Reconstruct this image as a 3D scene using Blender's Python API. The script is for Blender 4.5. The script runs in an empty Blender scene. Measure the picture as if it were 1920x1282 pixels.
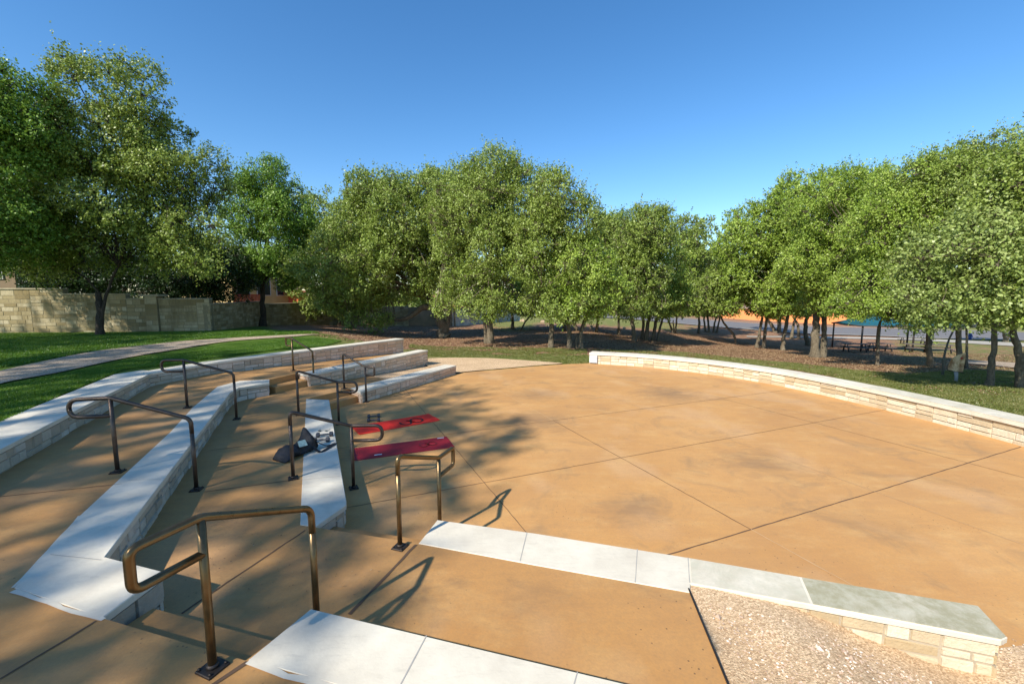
import bpy, bmesh, math, random
import numpy as np
from mathutils import Vector, noise as mnoise

random.seed(7)
rng = np.random.default_rng(7)
SC = bpy.context.scene
COL = SC.collection

# ---------------------------------------------------------------- camera
F = 810.0; CX = 960.0; CY = 641.0; H = 2.7
PITCH = math.atan(89 / F)
cam_d = bpy.data.cameras.new("camera"); cam = bpy.data.objects.new("camera", cam_d); COL.objects.link(cam)
cam_d.sensor_width = 36; cam_d.lens = F / 1920 * 36
cam_d.clip_start = 0.05; cam_d.clip_end = 3000
cam.location = (0, 0, H); cam.rotation_euler = (math.pi / 2 - PITCH, 0, 0)
SC.camera = cam

# ---------------------------------------------------------------- world, sun, exposure
SUN_EL = math.radians(40); SUN_AZ = math.radians(219.3)      # azimuth clockwise from +Y
w = bpy.data.worlds.new("World"); SC.world = w; w.use_nodes = True
nt = w.node_tree; bg = nt.nodes["Background"]
sky = nt.nodes.new("ShaderNodeTexSky"); sky.sky_type = 'NISHITA'; sky.sun_disc = False
sky.sun_elevation = SUN_EL; sky.sun_rotation = SUN_AZ
sky.air_density = 1.0; sky.dust_density = 0.25; sky.ozone_density = 2.6; sky.altitude = 300
hs = nt.nodes.new("ShaderNodeHueSaturation"); hs.inputs['Saturation'].default_value = 1.26
nt.links.new(sky.outputs[0], hs.inputs['Color']); nt.links.new(hs.outputs[0], bg.inputs[0]); bg.inputs[1].default_value = 0.134
sd = bpy.data.lights.new("sun", 'SUN'); so = bpy.data.objects.new("sun", sd); COL.objects.link(so)
sd.energy = 4.5; sd.angle = math.radians(0.8); sd.color = (1.0, 0.94, 0.84)
sv = Vector((math.sin(SUN_AZ) * math.cos(SUN_EL), math.cos(SUN_AZ) * math.cos(SUN_EL), math.sin(SUN_EL)))
so.rotation_euler = sv.to_track_quat('Z', 'Y').to_euler(); so.location = (-20, -20, 30)
SC.view_settings.view_transform = 'Standard'; SC.view_settings.look = 'None'
SC.view_settings.exposure = 0.63; SC.view_settings.gamma = 1.0
SC.render.engine = 'CYCLES'
SC.cycles.max_bounces = 8; SC.cycles.diffuse_bounces = 6; SC.cycles.glossy_bounces = 2
SC.cycles.transmission_bounces = 3; SC.cycles.transparent_max_bounces = 4

# ---------------------------------------------------------------- geometry helpers
def ray(px, py):
    x = (px - CX) / F; v = (py - CY) / F
    return (x, math.cos(PITCH) - v * math.sin(PITCH), -math.sin(PITCH) - v * math.cos(PITCH))
def P(px, py, z=0.0):
    d = ray(px, py); t = (z - H) / d[2]
    return (d[0] * t, d[1] * t)
def AT(px, py, Y):
    d = ray(px, py); t = Y / d[1]
    return np.array((d[0] * t, Y, H + d[2] * t))
def sm(a, b, x):
    t = np.clip((x - a) / (b - a), 0, 1); return t * t * (3 - 2 * t)
def g(x, y):                                  # height of the natural ground
    x = np.asarray(x, float); y = np.asarray(y, float)
    u = x / np.maximum(y, 4.0)
    zc = np.interp(y, [0, 17, 60, 100, 200, 600], [0, 0, -.95, -1.7, -2.6, -4])
    zl = np.interp(y, [0, 22, 28, 42, 60, 100, 200, 600], [.86, .86, .58, -.1, -.8, -1.6, -2.6, -4])
    zr = np.interp(y, [0, 8, 16, 25, 40, 60, 100, 200, 600], [0, 0, -.5, -1.3, -2.6, -3.5, -4.2, -4.8, -6])
    wl = sm(-.14, -.5, u); wr = sm(.08, .75, u)
    z = zc + (zl - zc) * wl + (zr - zc) * wr
    n = 0.05 * np.sin(x * .31 + 1) * np.sin(y * .27) * sm(18, 26, y)
    return z + n
def PG(px, py):                               # where a sight line meets the ground
    d = ray(px, py); t = 3.0
    while t < 900:
        z = H + d[2] * t
        if z <= float(g(d[0] * t, d[1] * t)): break
        t *= 1.004
    return np.array((d[0] * t, d[1] * t, float(g(d[0] * t, d[1] * t))))

ORI = {}
def thing(name, label, cat, loc=(0, 0, 0), group=None):
    o = bpy.data.objects.new(name, None); COL.objects.link(o); o.location = loc
    o['label'] = label; o['category'] = cat
    if group: o['group'] = group
    o.empty_display_size = 0.1
    ORI[o.name] = np.array(loc, float)
    return o
def tag(o, label=None, cat=None, group=None, kind=None):
    if label: o['label'] = label
    if cat: o['category'] = cat
    if group: o['group'] = group
    if kind: o['kind'] = kind
    return o
def link(name, me, mats, parent=None, label=None):
    o = bpy.data.objects.new(name, me); COL.objects.link(o)
    for m in (mats if isinstance(mats, (list, tuple)) else [mats]): me.materials.append(m)
    if parent is not None:
        o.parent = parent; ORI[o.name] = ORI[parent.name]
    else: ORI[o.name] = np.zeros(3)
    if label: o['label'] = label
    return o
def mk(name, V, Fc, mats, parent=None, smooth=False, mi=None, label=None, attr=None):
    """V list of points, Fc list of index lists -> one mesh object (world coordinates in)."""
    V = np.asarray(V, float).reshape(-1, 3)
    if parent is not None: V = V - ORI[parent.name]
    me = bpy.data.meshes.new(name); me.from_pydata(V.tolist(), [], [list(map(int, f)) for f in Fc])
    if mi is not None: me.polygons.foreach_set('material_index', np.asarray(mi, np.int32))
    if smooth: me.polygons.foreach_set('use_smooth', np.ones(len(me.polygons), bool))
    if attr:
        for k, a in attr.items():
            dom = 'POINT' if len(a) == len(V) else 'FACE'
            at = me.attributes.new(k, 'FLOAT', dom); at.data.foreach_set('value', np.asarray(a, np.float32))
    me.validate(); me.update()
    return link(name, me, mats, parent, label)
def mesh_np(name, V, nper, mats, parent=None, fattr=None, label=None, smooth=False):
    """fast: V (N,3), faces are consecutive runs of nper vertices"""
    if parent is not None: V = V - ORI[parent.name]
    n = len(V); nf = n // nper
    me = bpy.data.meshes.new(name); me.vertices.add(n); me.vertices.foreach_set('co', V.astype(np.float32).ravel())
    me.loops.add(n); me.loops.foreach_set('vertex_index', np.arange(n, dtype=np.int32))
    me.polygons.add(nf); me.polygons.foreach_set('loop_start', np.arange(0, n, nper, dtype=np.int32))
    try: me.polygons.foreach_set('loop_total', np.full(nf, nper, np.int32))
    except Exception: pass
    if fattr:
        for k, a in fattr.items():
            at = me.attributes.new(k, 'FLOAT', 'FACE'); at.data.foreach_set('value', a.astype(np.float32))
    me.update(calc_edges=True)
    return link(name, me, mats, parent, label)

class MB:
    """collects simple solids into one mesh"""
    def __init__(s): s.V = []; s.F = []; s.M = []; s.S = []
    def add(s, V, Fc, m=0, sm_=False):
        b = len(s.V); s.V += [tuple(map(float, v)) for v in V]
        s.F += [[b + i for i in f] for f in Fc]; s.M += [m] * len(Fc); s.S += [sm_] * len(Fc)
        return s
    def prism(s, poly, z0, z1, m=0, ch=0.0):
        poly = [tuple(p[:2]) for p in poly]
        if sum(poly[i][0] * poly[(i + 1) % len(poly)][1] - poly[(i + 1) % len(poly)][0] * poly[i][1] for i in range(len(poly))) < 0:
            poly = poly[::-1]
        n = len(poly)
        rings = [(poly, z0)]
        if ch > 0:
            rings += [(poly, z1 - ch), (offset(poly, -ch, True), z1)]
        else: rings += [(poly, z1)]
        V = []; Fc = []
        for pl, z in rings: V += [(p[0], p[1], z) for p in pl]
        for k in range(len(rings) - 1):
            for i in range(n):
                j = (i + 1) % n
                Fc.append([k * n + i, k * n + j, (k + 1) * n + j, (k + 1) * n + i])
        Fc.append([(len(rings) - 1) * n + i for i in range(n)])
        Fc.append([i for i in reversed(range(n))])
        return s.add(V, Fc, m)
    def box(s, c, size, rz=0, m=0, ch=0.0):
        x, y, z = c; a, b, h = size[0] / 2, size[1] / 2, size[2] / 2
        cs, sn = math.cos(rz), math.sin(rz)
        pl = [(x + u * cs - v * sn, y + u * sn + v * cs) for u, v in ((-a, -b), (a, -b), (a, b), (-a, b))]
        return s.prism(pl, z - h, z + h, m, ch)
    def tube(s, pts, rad, n=10, m=0, caps=True):
        V, Fc = tube(pts, rad, n, caps); return s.add(V, Fc, m, True)
    def build(s, name, mats, parent=None, label=None):
        o = mk(name, s.V, s.F, mats, parent, mi=s.M, label=label)
        o.data.polygons.foreach_set('use_smooth', np.array(s.S, bool)) if len(s.S) == len(o.data.polygons) else None
        return o
def offset(poly, d, closed=False):
    """shift a polyline to its right (d>0); for a closed CCW polygon d<0 shrinks"""
    n = len(poly); out = []
    for i in range(n):
        p = np.array(poly[i][:2])
        a = np.array(poly[(i - 1) % n][:2]) if (closed or i > 0) else None
        b = np.array(poly[(i + 1) % n][:2]) if (closed or i < n - 1) else None
        ns = []
        if a is not None: t = (p - a) / np.linalg.norm(p - a); ns.append(np.array((t[1], -t[0])))
        if b is not None: t = (b - p) / np.linalg.norm(b - p); ns.append(np.array((t[1], -t[0])))
        nn = sum(ns); L = np.linalg.norm(nn)
        nn = nn / L; k = 1 / max(.5, float(nn @ ns[0]))
        out.append(tuple(p + nn * d * k))
    return out
def tube(pts, rad, n=10, caps=True):
    pts = np.asarray(pts, float); m = len(pts)
    rad = np.full(m, rad) if np.isscalar(rad) else np.asarray(rad, float)
    T = np.gradient(pts, axis=0); T /= np.linalg.norm(T, axis=1)[:, None] + 1e-9
    up = np.array((0, 0, 1.)) if abs(T[0][2]) < .9 else np.array((1., 0, 0))
    N = np.cross(T[0], up); N /= np.linalg.norm(N)
    V = []; a = np.linspace(0, 2 * np.pi, n, endpoint=False)
    for i in range(m):
        N = N - T[i] * (N @ T[i]); N /= np.linalg.norm(N); B = np.cross(T[i], N)
        V.append(pts[i] + rad[i] * (np.cos(a)[:, None] * N + np.sin(a)[:, None] * B))
    V = np.concatenate(V); Fc = []
    for i in range(m - 1):
        for k in range(n):
            k2 = (k + 1) % n; Fc.append([i * n + k, i * n + k2, (i + 1) * n + k2, (i + 1) * n + k])
    if caps: Fc.append(list(range(n))[::-1]); Fc.append([(m - 1) * n + k for k in range(n)])
    return V, Fc
def round_path(pts, r, seg=6):
    """polyline with filleted corners; r is a number or one per inner corner"""
    pts = [np.array(p, float) for p in pts]; out = [pts[0]]
    for i in range(1, len(pts) - 1):
        rr = r[i - 1] if isinstance(r, (list, tuple)) else r
        a = pts[i - 1] - pts[i]; b = pts[i + 1] - pts[i]
        la, lb = np.linalg.norm(a), np.linalg.norm(b)
        rr = min(rr, la * .5, lb * .5)
        A = pts[i] + a / la * rr; B = pts[i] + b / lb * rr
        for k in range(seg + 1):
            t = k / seg; out.append((1 - t) ** 2 * A + 2 * t * (1 - t) * pts[i] + t * t * B)
    out.append(pts[-1]); return out
def crom(pts, k=8):
    pts = [np.array(p, float) for p in pts]; q = [2 * pts[0] - pts[1]] + pts + [2 * pts[-1] - pts[-2]]; out = []
    for i in range(1, len(q) - 2):
        for j in range(k):
            t = j / k; a, b, c, d = q[i - 1:i + 3]
            out.append(.5 * (2 * b + (c - a) * t + (2 * a - 5 * b + 4 * c - d) * t * t + (-a + 3 * b - 3 * c + d) * t ** 3))
    out.append(pts[-1]); return out
def in_poly(x, y, poly):
    r = np.zeros(x.shape, bool); n = len(poly)
    for i in range(n):
        x1, y1 = poly[i][:2]; x2, y2 = poly[(i + 1) % n][:2]
        if y1 == y2: continue
        c = ((y1 > y) != (y2 > y)) & (x < (x2 - x1) * (y - y1) / (y2 - y1) + x1); r ^= c
    return r

# ---------------------------------------------------------------- materials
class MT:
    def __init__(s, name):
        s.m = bpy.data.materials.new(name); s.m.use_nodes = True; s.t = s.m.node_tree; s.t.nodes.clear()
        s.out = s.n("ShaderNodeOutputMaterial"); s.b = s.n("ShaderNodeBsdfPrincipled"); s.l(s.b.outputs[0], s.out.inputs[0])
    def n(s, t, **k):
        x = s.t.nodes.new(t)
        for a, v in k.items(): setattr(x, a, v)
        return x
    def l(s, a, b): s.t.links.new(a, b)
    def obj(s): return s.n("ShaderNodeNewGeometry").outputs['Position']
    def noise(s, scale, det=4, rough=.55, vec=None, st=None, dist=0):
        x = s.n("ShaderNodeTexNoise"); x.inputs['Scale'].default_value = scale; x.inputs['Detail'].default_value = det
        x.inputs['Roughness'].default_value = rough; x.inputs['Distortion'].default_value = dist
        v = vec or s.obj()
        if st:
            mp = s.n("ShaderNodeMapping"); mp.inputs['Scale'].default_value = st; s.l(v, mp.inputs[0]); v = mp.outputs[0]
        s.l(v, x.inputs['Vector']); return x.outputs['Fac']
    def attr(s, name): x = s.n("ShaderNodeAttribute"); x.attribute_name = name; return x.outputs['Fac']
    def ramp(s, f, stops):
        r = s.n("ShaderNodeValToRGB"); e = r.color_ramp.elements
        while len(e) < len(stops): e.new(.5)
        for q, (p, c) in zip(e, stops):
            q.position = p; q.color = (*c, 1) if hasattr(c, '__len__') else (c, c, c, 1)
        s.l(f, r.inputs[0]); return r.outputs[0]
    def mix(s, f, a, b, mode='MIX'):
        x = s.n("ShaderNodeMix", data_type='RGBA', blend_type=mode)
        for i, v in ((0, f), (6, a), (7, b)):
            if hasattr(v, 'is_output'): s.l(v, x.inputs[i])
            elif i == 0: x.inputs[0].default_value = v
            else: x.inputs[i].default_value = (*v, 1)
        return x.outputs[2]
    def math(s, op, a, b=None):
        x = s.n("ShaderNodeMath", operation=op)
        for i, v in ((0, a), (1, b)):
            if v is None: continue
            if hasattr(v, 'is_output'): s.l(v, x.inputs[i])
            else: x.inputs[i].default_value = v
        return x.outputs[0]
    def bump(s, h, st=.3, d=.01):
        x = s.n("ShaderNodeBump"); x.inputs['Strength'].default_value = st; x.inputs['Distance'].default_value = d
        s.l(h, x.inputs['Height']); s.l(x.outputs[0], s.b.inputs['Normal'])
    def col(s, c, rough=.8, metal=0, spec=.5):
        if hasattr(c, 'is_output'): s.l(c, s.b.inputs['Base Color'])
        else: s.b.inputs['Base Color'].default_value = (*c, 1)
        if hasattr(rough, 'is_output'): s.l(rough, s.b.inputs['Roughness'])
        else: s.b.inputs['Roughness'].default_value = rough
        s.b.inputs['Metallic'].default_value = metal
        s.b.inputs['Specular IOR Level'].default_value = spec
        return s
def plain(name, c, rough=.7, metal=0, var=.12, scale=6, bump=0):
    m = MT(name); n = m.noise(scale, 5)
    a = tuple(v * (1 - var) for v in c); b = tuple(min(1, v * (1 + var)) for v in c)
    m.col(m.ramp(n, [(.3, a), (.7, b)]), rough, metal)
    if bump: m.bump(m.noise(scale * 8, 4), bump, .01)
    return m.m

def mat_concrete(name="tan_concrete", k=1.0):
    m = MT(name)
    big = m.noise(.38, 4, .6); mid = m.noise(1.7, 6, .62, dist=.6); fine = m.noise(55, 3, .6)
    c = m.ramp(big, [(.3, (.52, .262, .082)), (.55, (.60, .315, .102)), (.75, (.64, .355, .130))])
    c = m.mix(m.ramp(mid, [(.35, 0), (.75, .5)]), c, (.48, .242, .086))
    blot = m.noise(.9, 7, .7, dist=1.2)                       # grey water stains
    c = m.mix(m.ramp(blot, [(.53, 0), (.70, .55)]), c, (.22, .150, .085))
    big2 = m.noise(.55, 8, .62, st=(1, 1.5, 1), dist=.4); c = m.mix(m.ramp(big2, [(.48, 0), (.68, .30)]), c, (.42, .235, .105))
    c = m.mix(m.ramp(m.noise(.6, 3, .5, st=(1.3, .8, 1)), [(.55, 0), (.66, .35)]), c, (.66, .42, .22))
    pale = m.noise(1.3, 7, .72, st=(1, 1.6, 1))
    c = m.mix(m.ramp(pale, [(.50, 0), (.72, .6)]), c, (.66, .40, .155))
    for (sx, sy, sr, amt) in [(*P(1185, 955), .7, .48), (*P(1255, 738), 1.5, .6), (*P(1010, 790), 1.3, .5), (*P(1010, 740), 1.2, .4), (*P(1420, 868), 1.1, .45), (*P(830, 1092, .3), .5, .8), (*P(1000, 1120, .3), .6, .4), (*P(1640, 985), .9, .2)]:
        dn = m.n("ShaderNodeVectorMath", operation='DISTANCE'); m.l(m.obj(), dn.inputs[0]); dn.inputs[1].default_value = (sx, sy, 0)
        e = m.math('ADD', m.math('SUBTRACT', 1.0, m.math('DIVIDE', dn.outputs['Value'], sr)), m.math('MULTIPLY', m.math('SUBTRACT', m.noise(3.2, 8, .75, st=(.8, 1.6, 1), dist=.5), .5), 1.8))
        c = m.mix(m.ramp(e, [(.25, 0), (.95, amt)]), c, (.17, .115, .072))
    sw = m.noise(4, 5, .6, st=(.35, 3.0, 1))                  # broom marks
    c = m.mix(m.ramp(sw, [(.35, .10), (.7, 0)]), c, (.22, .13, .07))
    v = m.n("ShaderNodeTexVoronoi"); v.inputs['Scale'].default_value = 15; m.l(m.obj(), v.inputs['Vector'])
    pit = m.ramp(v.outputs['Distance'], [(.07, 1), (.12, 0)])
    pm = m.math('MULTIPLY', pit, m.ramp(m.noise(1.1, 5), [(.50, 0), (.62, .9)]))
    c = m.mix(pm, c, (.10, .06, .035))
    c = m.mix(m.ramp(fine, [(.3, .22), (.6, 0)]), c, (.26, .17, .1))
    c = m.mix(m.ramp(m.noise(17, 7, .75), [(.42, 0), (.66, .20)]), c, (.34, .20, .09))
    if k != 1: c = m.mix(1.0, c, (k * 1.02, k, k * .97), 'MULTIPLY')
    m.col(c, .78, 0, .35); m.bump(m.math('ADD', fine, m.math('MULTIPLY', mid, .6)), .22, .006); return m.m
def mat_cap(name="limestone_cap", dirty=0.0):
    m = MT(name); n = m.noise(2.2, 6, .65); f = m.noise(30, 4, .6)
    c = m.ramp(n, [(.3, (.58, .515, .40)), (.6, (.70, .635, .50)), (.8, (.74, .68, .555))])
    s = m.noise(.8 + 1.6 * min(dirty, 1), 9, .74, dist=.6)
    c = m.mix(m.ramp(s, [(.56 - dirty * .27, 0), (.8 - dirty * .22, min(.97, .35 + dirty * .55))]), c, (.33, .30, .185))
    if dirty > .4: c = m.mix(m.ramp(m.noise(11, 8, .78), [(.44, 0), (.62, .55)]), c, (.50, .48, .36))
    sp = m.noise(14, 4, .7, st=(.5, 2, 1)); c = m.mix(m.ramp(sp, [(.54, 0), (.72, .32)]), c, (.44, .395, .31))
    m.col(c, .75, 0, .35); m.bump(f, .25, .006); return m.m
def mat_stone(name, ca, cb, cc, stain=.25, sc=2.0):
    m = MT(name); r = m.attr('rnd')
    c = m.ramp(r, [(0, ca), (.5, cb), (1, cc)])
    n = m.noise(9, 6, .68); c = m.mix(m.ramp(n, [(.4, 0), (.72, .45)]), c, tuple(v * .62 for v in cb))
    st = m.noise(sc, 6, .7, st=(1, 1, .25)); c = m.mix(m.ramp(st, [(.52, 0), (.72, stain)]), c, (.16, .125, .06))
    m.col(c, .88, 0, .2); m.bump(m.noise(22, 7, .7), .8, .02); return m.m
def mat_leaf(name, dark, mid, lite, trans=.20, rough=.42):
    m = MT(name); r = m.attr('lr')
    c = m.ramp(r, [(0, dark), (.5, mid), (1, lite)])
    m.col(c, rough, 0, .35)
    t = m.n("ShaderNodeBsdfTranslucent"); m.l(m.mix(.5, c, (lite[0] * 1.2, lite[1] * 1.25, lite[2] * .6)), t.inputs[0])
    x = m.n("ShaderNodeMixShader"); x.inputs[0].default_value = trans
    m.l(m.b.outputs[0], x.inputs[1]); m.l(t.outputs[0], x.inputs[2]); m.l(x.outputs[0], m.out.inputs[0]); return m.m
def mat_bark(name, a, b):
    m = MT(name); n = m.noise(5, 7, .7, st=(1, 1, .3), dist=.5); n2 = m.noise(26, 5, .7, st=(1, 1, .3))
    c = m.mix(m.ramp(n2, [(.35, 0), (.65, .7)]), m.ramp(n, [(.35, a), (.65, b)]), tuple(v * .4 for v in a))
    m.col(c, .92, 0, .15); m.bump(m.math('ADD', n, n2), 1.0, .05); return m.m
def mat_ground():
    m = MT("park_ground"); mu = m.attr('mulch'); dr = m.attr('dry')
    n = m.noise(.9, 6, .65); n2 = m.noise(12, 6, .75); n3 = m.noise(60, 3, .8)
    grass = m.ramp(n2, [(.28, (.055, .115, .012)), (.5, (.10, .185, .022)), (.75, (.18, .235, .045))])
    dry = m.ramp(n3, [(.3, (.17, .165, .05)), (.7, (.34, .30, .12))])
    grass = m.mix(m.math('MULTIPLY', m.ramp(n, [(.30, .25), (.62, 1)]), dr), grass, dry)
    mulch = m.ramp(n2, [(.3, (.22, .105, .055)), (.55, (.40, .22, .13)), (.75, (.58, .38, .26))])
    mulch = m.mix(m.ramp(n3, [(.5, 0), (.72, .75)]), mulch, (.62, .44, .30))
    mulch = m.mix(m.ramp(m.noise(2.4, 7, .75), [(.46, 0), (.62, .8)]), mulch, (.12, .065, .035))
    k = m.ramp(m.math('ADD', mu, m.math('MULTIPLY', m.math('SUBTRACT', m.noise(1.1, 8, .75), .5), 2.6)), [(.40, 0), (.56, 1)])
    m.col(m.mix(k, grass, mulch), .95, 0, .1); m.bump(m.math('ADD', n2, n3), .9, .05); return m.m
def mat_gravel(name, a, b, sc=1.0):
    m = MT(name); v = m.n("ShaderNodeTexVoronoi"); v.inputs['Scale'].default_value = 95 * sc; m.l(m.obj(), v.inputs['Vector'])
    r = m.n("ShaderNodeSeparateColor"); m.l(v.outputs['Color'], r.inputs[0])
    c = m.ramp(r.outputs[0], [(0, tuple(x * .7 for x in a)), (.3, a), (.7, b), (1, tuple(min(.9, x * 1.35) for x in b))])
    c = m.mix(m.ramp(m.noise(1.2, 6, .65), [(.4, 0), (.75, .5)]), c, tuple(x * .72 for x in a))
    m.col(c, .95, 0, .15); m.bump(v.outputs['Distance'], .6, .010); return m.m

M = {}
M['conc'] = mat_concrete(); M['concb'] = mat_concrete('brown_concrete', .84); M['cap'] = mat_cap(); M['capd'] = mat_cap("weathered_cap", 1.2)
M['stone'] = mat_stone("cream_stone", (.44, .33, .185), (.64, .53, .36), (.72, .64, .49))
M['stonew'] = mat_stone("pale_stone", (.42, .36, .27), (.56, .49, .38), (.66, .61, .52), .2)
M['stone_bounce'] = mat_stone("pinkish_bounce_stone", (.60, .42, .27), (.72, .53, .37), (.78, .62, .47), .2)  # pinkish stone, reddened so its colour carries the warm bounce off the plaza
M['mortar'] = plain("mortar", (.40, .335, .24), .9, bump=.4)
M['gap'] = plain("dark_joint", (.13, .075, .040), .95)
M['gapl'] = plain("faint_joint", (.52, .34, .17), .95)
M['capgap'] = plain("cap_joint", (.36, .34, .30), .95)
M['wallst'] = mat_stone("boundary_stone", (.25, .19, .09), (.38, .305, .165), (.51, .435, .28), .92, .9)
M['ground'] = mat_ground()
M['gravel'] = mat_gravel("pink_gravel", (.53, .35, .195), (.67, .485, .295))
M['path'] = mat_gravel("trail_gravel", (.33, .25, .17), (.48, .385, .28), .5)
M['asphalt'] = plain("asphalt", (.17, .158, .15), .9, scale=3)
M['walk'] = plain("pale_walk", (.40, .36, .29), .85, scale=2)
def mat_bronze(name, c, rough):
    m = MT(name); n = m.noise(14, 5); m.col(m.ramp(n, [(.3, tuple(v * .8 for v in c)), (.7, tuple(v * 1.2 for v in c))]), m.ramp(n, [(.3, rough), (.7, rough + .12)]), .75, .5); return m.m
M['bronze'] = mat_bronze("bronze_rail", (.16, .105, .048), .26)
M['bronze_shade'] = mat_bronze("shaded_bronze_rail", (.105, .078, .060), .36)  # shaded copy of the rail bronze, the shade put into the colour
M['plate'] = mat_bronze("base_plate_metal", (.07, .055, .045), .5)
M['bark'] = mat_bark("oak_bark", (.155, .125, .085), (.30, .25, .17))
M['barkd'] = mat_bark("dark_bark", (.06, .048, .036), (.12, .10, .075))
M['oak'] = mat_leaf("oak_leaves", (.085, .125, .014), (.225, .305, .050), (.37, .43, .13))
M['oakb'] = mat_leaf("bright_oak_leaves", (.10, .155, .015), (.24, .345, .042), (.46, .55, .13))
M['oaks'] = mat_leaf("silvery_oak_leaves", (.12, .165, .035), (.25, .32, .075), (.43, .49, .19), rough=.42)
M['elm'] = mat_leaf("elm_leaves", (.065, .135, .016), (.15, .27, .034), (.29, .42, .08))
M['dark'] = mat_leaf("shade_darkened_leaves", (.012, .028, .006), (.022, .048, .010), (.045, .085, .018), .15)  # the shade behind the boundary wall is put into these leaf colours
M['litter'] = mat_leaf("fallen_leaves", (.10, .05, .022), (.24, .14, .07), (.46, .33, .18), .05, .8)
M['bladed'] = mat_leaf("dry_grass_blades", (.09, .115, .022), (.17, .19, .045), (.36, .32, .13), .35)
M['blade'] = mat_leaf("grass_blades", (.045, .120, .010), (.10, .215, .020), (.22, .31, .05), .35)

# ================================================================ LARGE STRUCTURE
# wall round the plaza, inner base line
CWL = crom([(3.05, 16.85), (4.75, 16.12), (6.1, 15.12), (7.3, 13.75), (8.13, 12.25), (8.75, 10.1), (9.1, 8.0), (9.18, 6), (8.9, 4.2)], 6)
CWL = [tuple(p) for p in CWL]

FOOT = [(-8.9, 9.9), (-7.35, 13.0), (-4.75, 17.4), (-3.3, 16.1), (-1.8, 14.9), (-.39, 15.45), (1.8, 16.5)] + offset(CWL, -.3) + [(9.2, 2), (9, -8), (-6.5, -8), (-4.3, .9), (-6.3, 4.9)]
def build_ground():
    def axis(lo, hi, a, b, fine, far):
        v = list(np.arange(a, b + 1e-6, fine)); s = fine; x = b
        while x < hi: s *= far; x += s; v.append(min(x, hi))
        s = fine; x = a
        while x > lo: s *= far; x -= s; v.insert(0, max(x, lo))
        return np.array(v)
    xs = axis(-900, 900, -26, 34, .3, 1.12); ys = axis(-40, 1500, -3, 46, .3, 1.10)
    X, Y = np.meshgrid(xs, ys); Z = g(X, Y)
    ins = in_poly(X, Y, FOOT); Z = np.where(ins, -.45, Z)
    Z = np.where((~ins) & (Y < 3), np.minimum(Z, .2), Z)
    ny, nx = X.shape; V = np.stack([X, Y, Z], -1).reshape(-1, 3)
    i = np.arange(ny - 1)[:, None] * nx + np.arange(nx - 1)[None]; i = i.ravel()
    Fq = np.stack([i, i + 1, i + nx + 1, i + nx], 1)
    U = X / np.maximum(Y, 4)
    mul = sm(-.56, -.36, U) * sm(18.6, 21.0, Y - np.maximum(0, -X) * .12) * sm(62, 44, Y + 0 * X)
    mul = mul * (1 - .9 * sm(.10, .0, np.abs(U - .0)) * sm(33, 40, Y))
    mul = np.maximum(mul, sm(-.62, -.5, U) * sm(-.2, -.4, U) * sm(21.5, 24, Y) * sm(45, 40, Y))
    # right: mulch and grass mix close to the curved wall
    mul = mul * (1 - .55 * sm(.72, .95, U)) 
    nearr = sm(.25, .5, U) * sm(10, 13, Y)
    mul = np.maximum(mul, .8 * nearr * sm(15.8, 18.0, Y) * sm(.98, .85, U))
    dry = np.maximum(sm(-.50, -.34, U), sm(24, 30, Y)) * .85 + .15
    me = bpy.data.meshes.new('ground'); me.from_pydata(V.tolist(), [], Fq.tolist())
    at = me.attributes.new('mulch', 'FLOAT', 'POINT'); at.data.foreach_set('value', mul.ravel().astype(np.float32))
    at = me.attributes.new('dry', 'FLOAT', 'POINT'); at.data.foreach_set('value', dry.ravel().astype(np.float32))
    me.polygons.foreach_set('use_smooth', np.ones(len(me.polygons), bool)); me.update()
    tag(link('ground', me, M['ground']), kind='structure')
build_ground()

def drape(name, left, right, mat, lift=.02, nu=8, kind='structure'):
    """sheet between two world polylines laid on the ground"""
    L = np.array([p[:2] for p in crom([np.array(q[:2]) for q in left], 8)]); R = np.array([p[:2] for p in crom([np.array(q[:2]) for q in right], 8)])
    V = []; n = len(L)
    for i in range(n):
        for k in range(nu + 1):
            p = L[i] + (R[i] - L[i]) * k / nu; V.append((p[0], p[1], float(g(p[0], p[1])) + lift))
    Fc = [[i * (nu + 1) + k, i * (nu + 1) + k + 1, (i + 1) * (nu + 1) + k + 1, (i + 1) * (nu + 1) + k] for i in range(n - 1) for k in range(nu)]
    return tag(mk(name, V, Fc, mat, smooth=True), kind=kind)
drape('path', [PG(-120, 726), PG(0, 697), PG(150, 665), PG(260, 648), PG(380, 638), PG(480, 632), PG(600, 628)],
      [PG(-120, 768), PG(0, 722), PG(110, 700), PG(240, 672), PG(340, 655), PG(430, 641), PG(560, 631)], M['path'], .03)
# street far behind the grove
roadn = [(-40, 92), (4, 84), (22, 77), (45, 70), (62, 60), (78, 48), (110, 20)]
roadf = [(-40, 112), (6, 108), (32, 102), (62, 90), (82, 76), (98, 62), (140, 25)]
drape('road', roadn, roadf, M['asphalt'], .07, 10)
for a, b, nm in ((roadn, 1, 'kerb'), (roadf, -1, 'kerb')):
    o1 = a; o2 = offset(a, 1.1 * b)
    drape(nm, o1, o2, M['walk'], .17, 2)
drape('pavement', [PG(1400, 632.5), PG(1500, 633.5), PG(1640, 636.5), PG(1760, 641), PG(1940, 652)], [PG(1400, 630.5), PG(1500, 631), PG(1640, 633), PG(1760, 637), PG(1940, 645)], M['walk'], .06)
drape('trail', [PG(1800, 682), PG(1870, 688), PG(2000, 700)], [PG(1800, 676), PG(1870, 679), PG(2000, 690)], M['path'], .05, 4)

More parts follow.
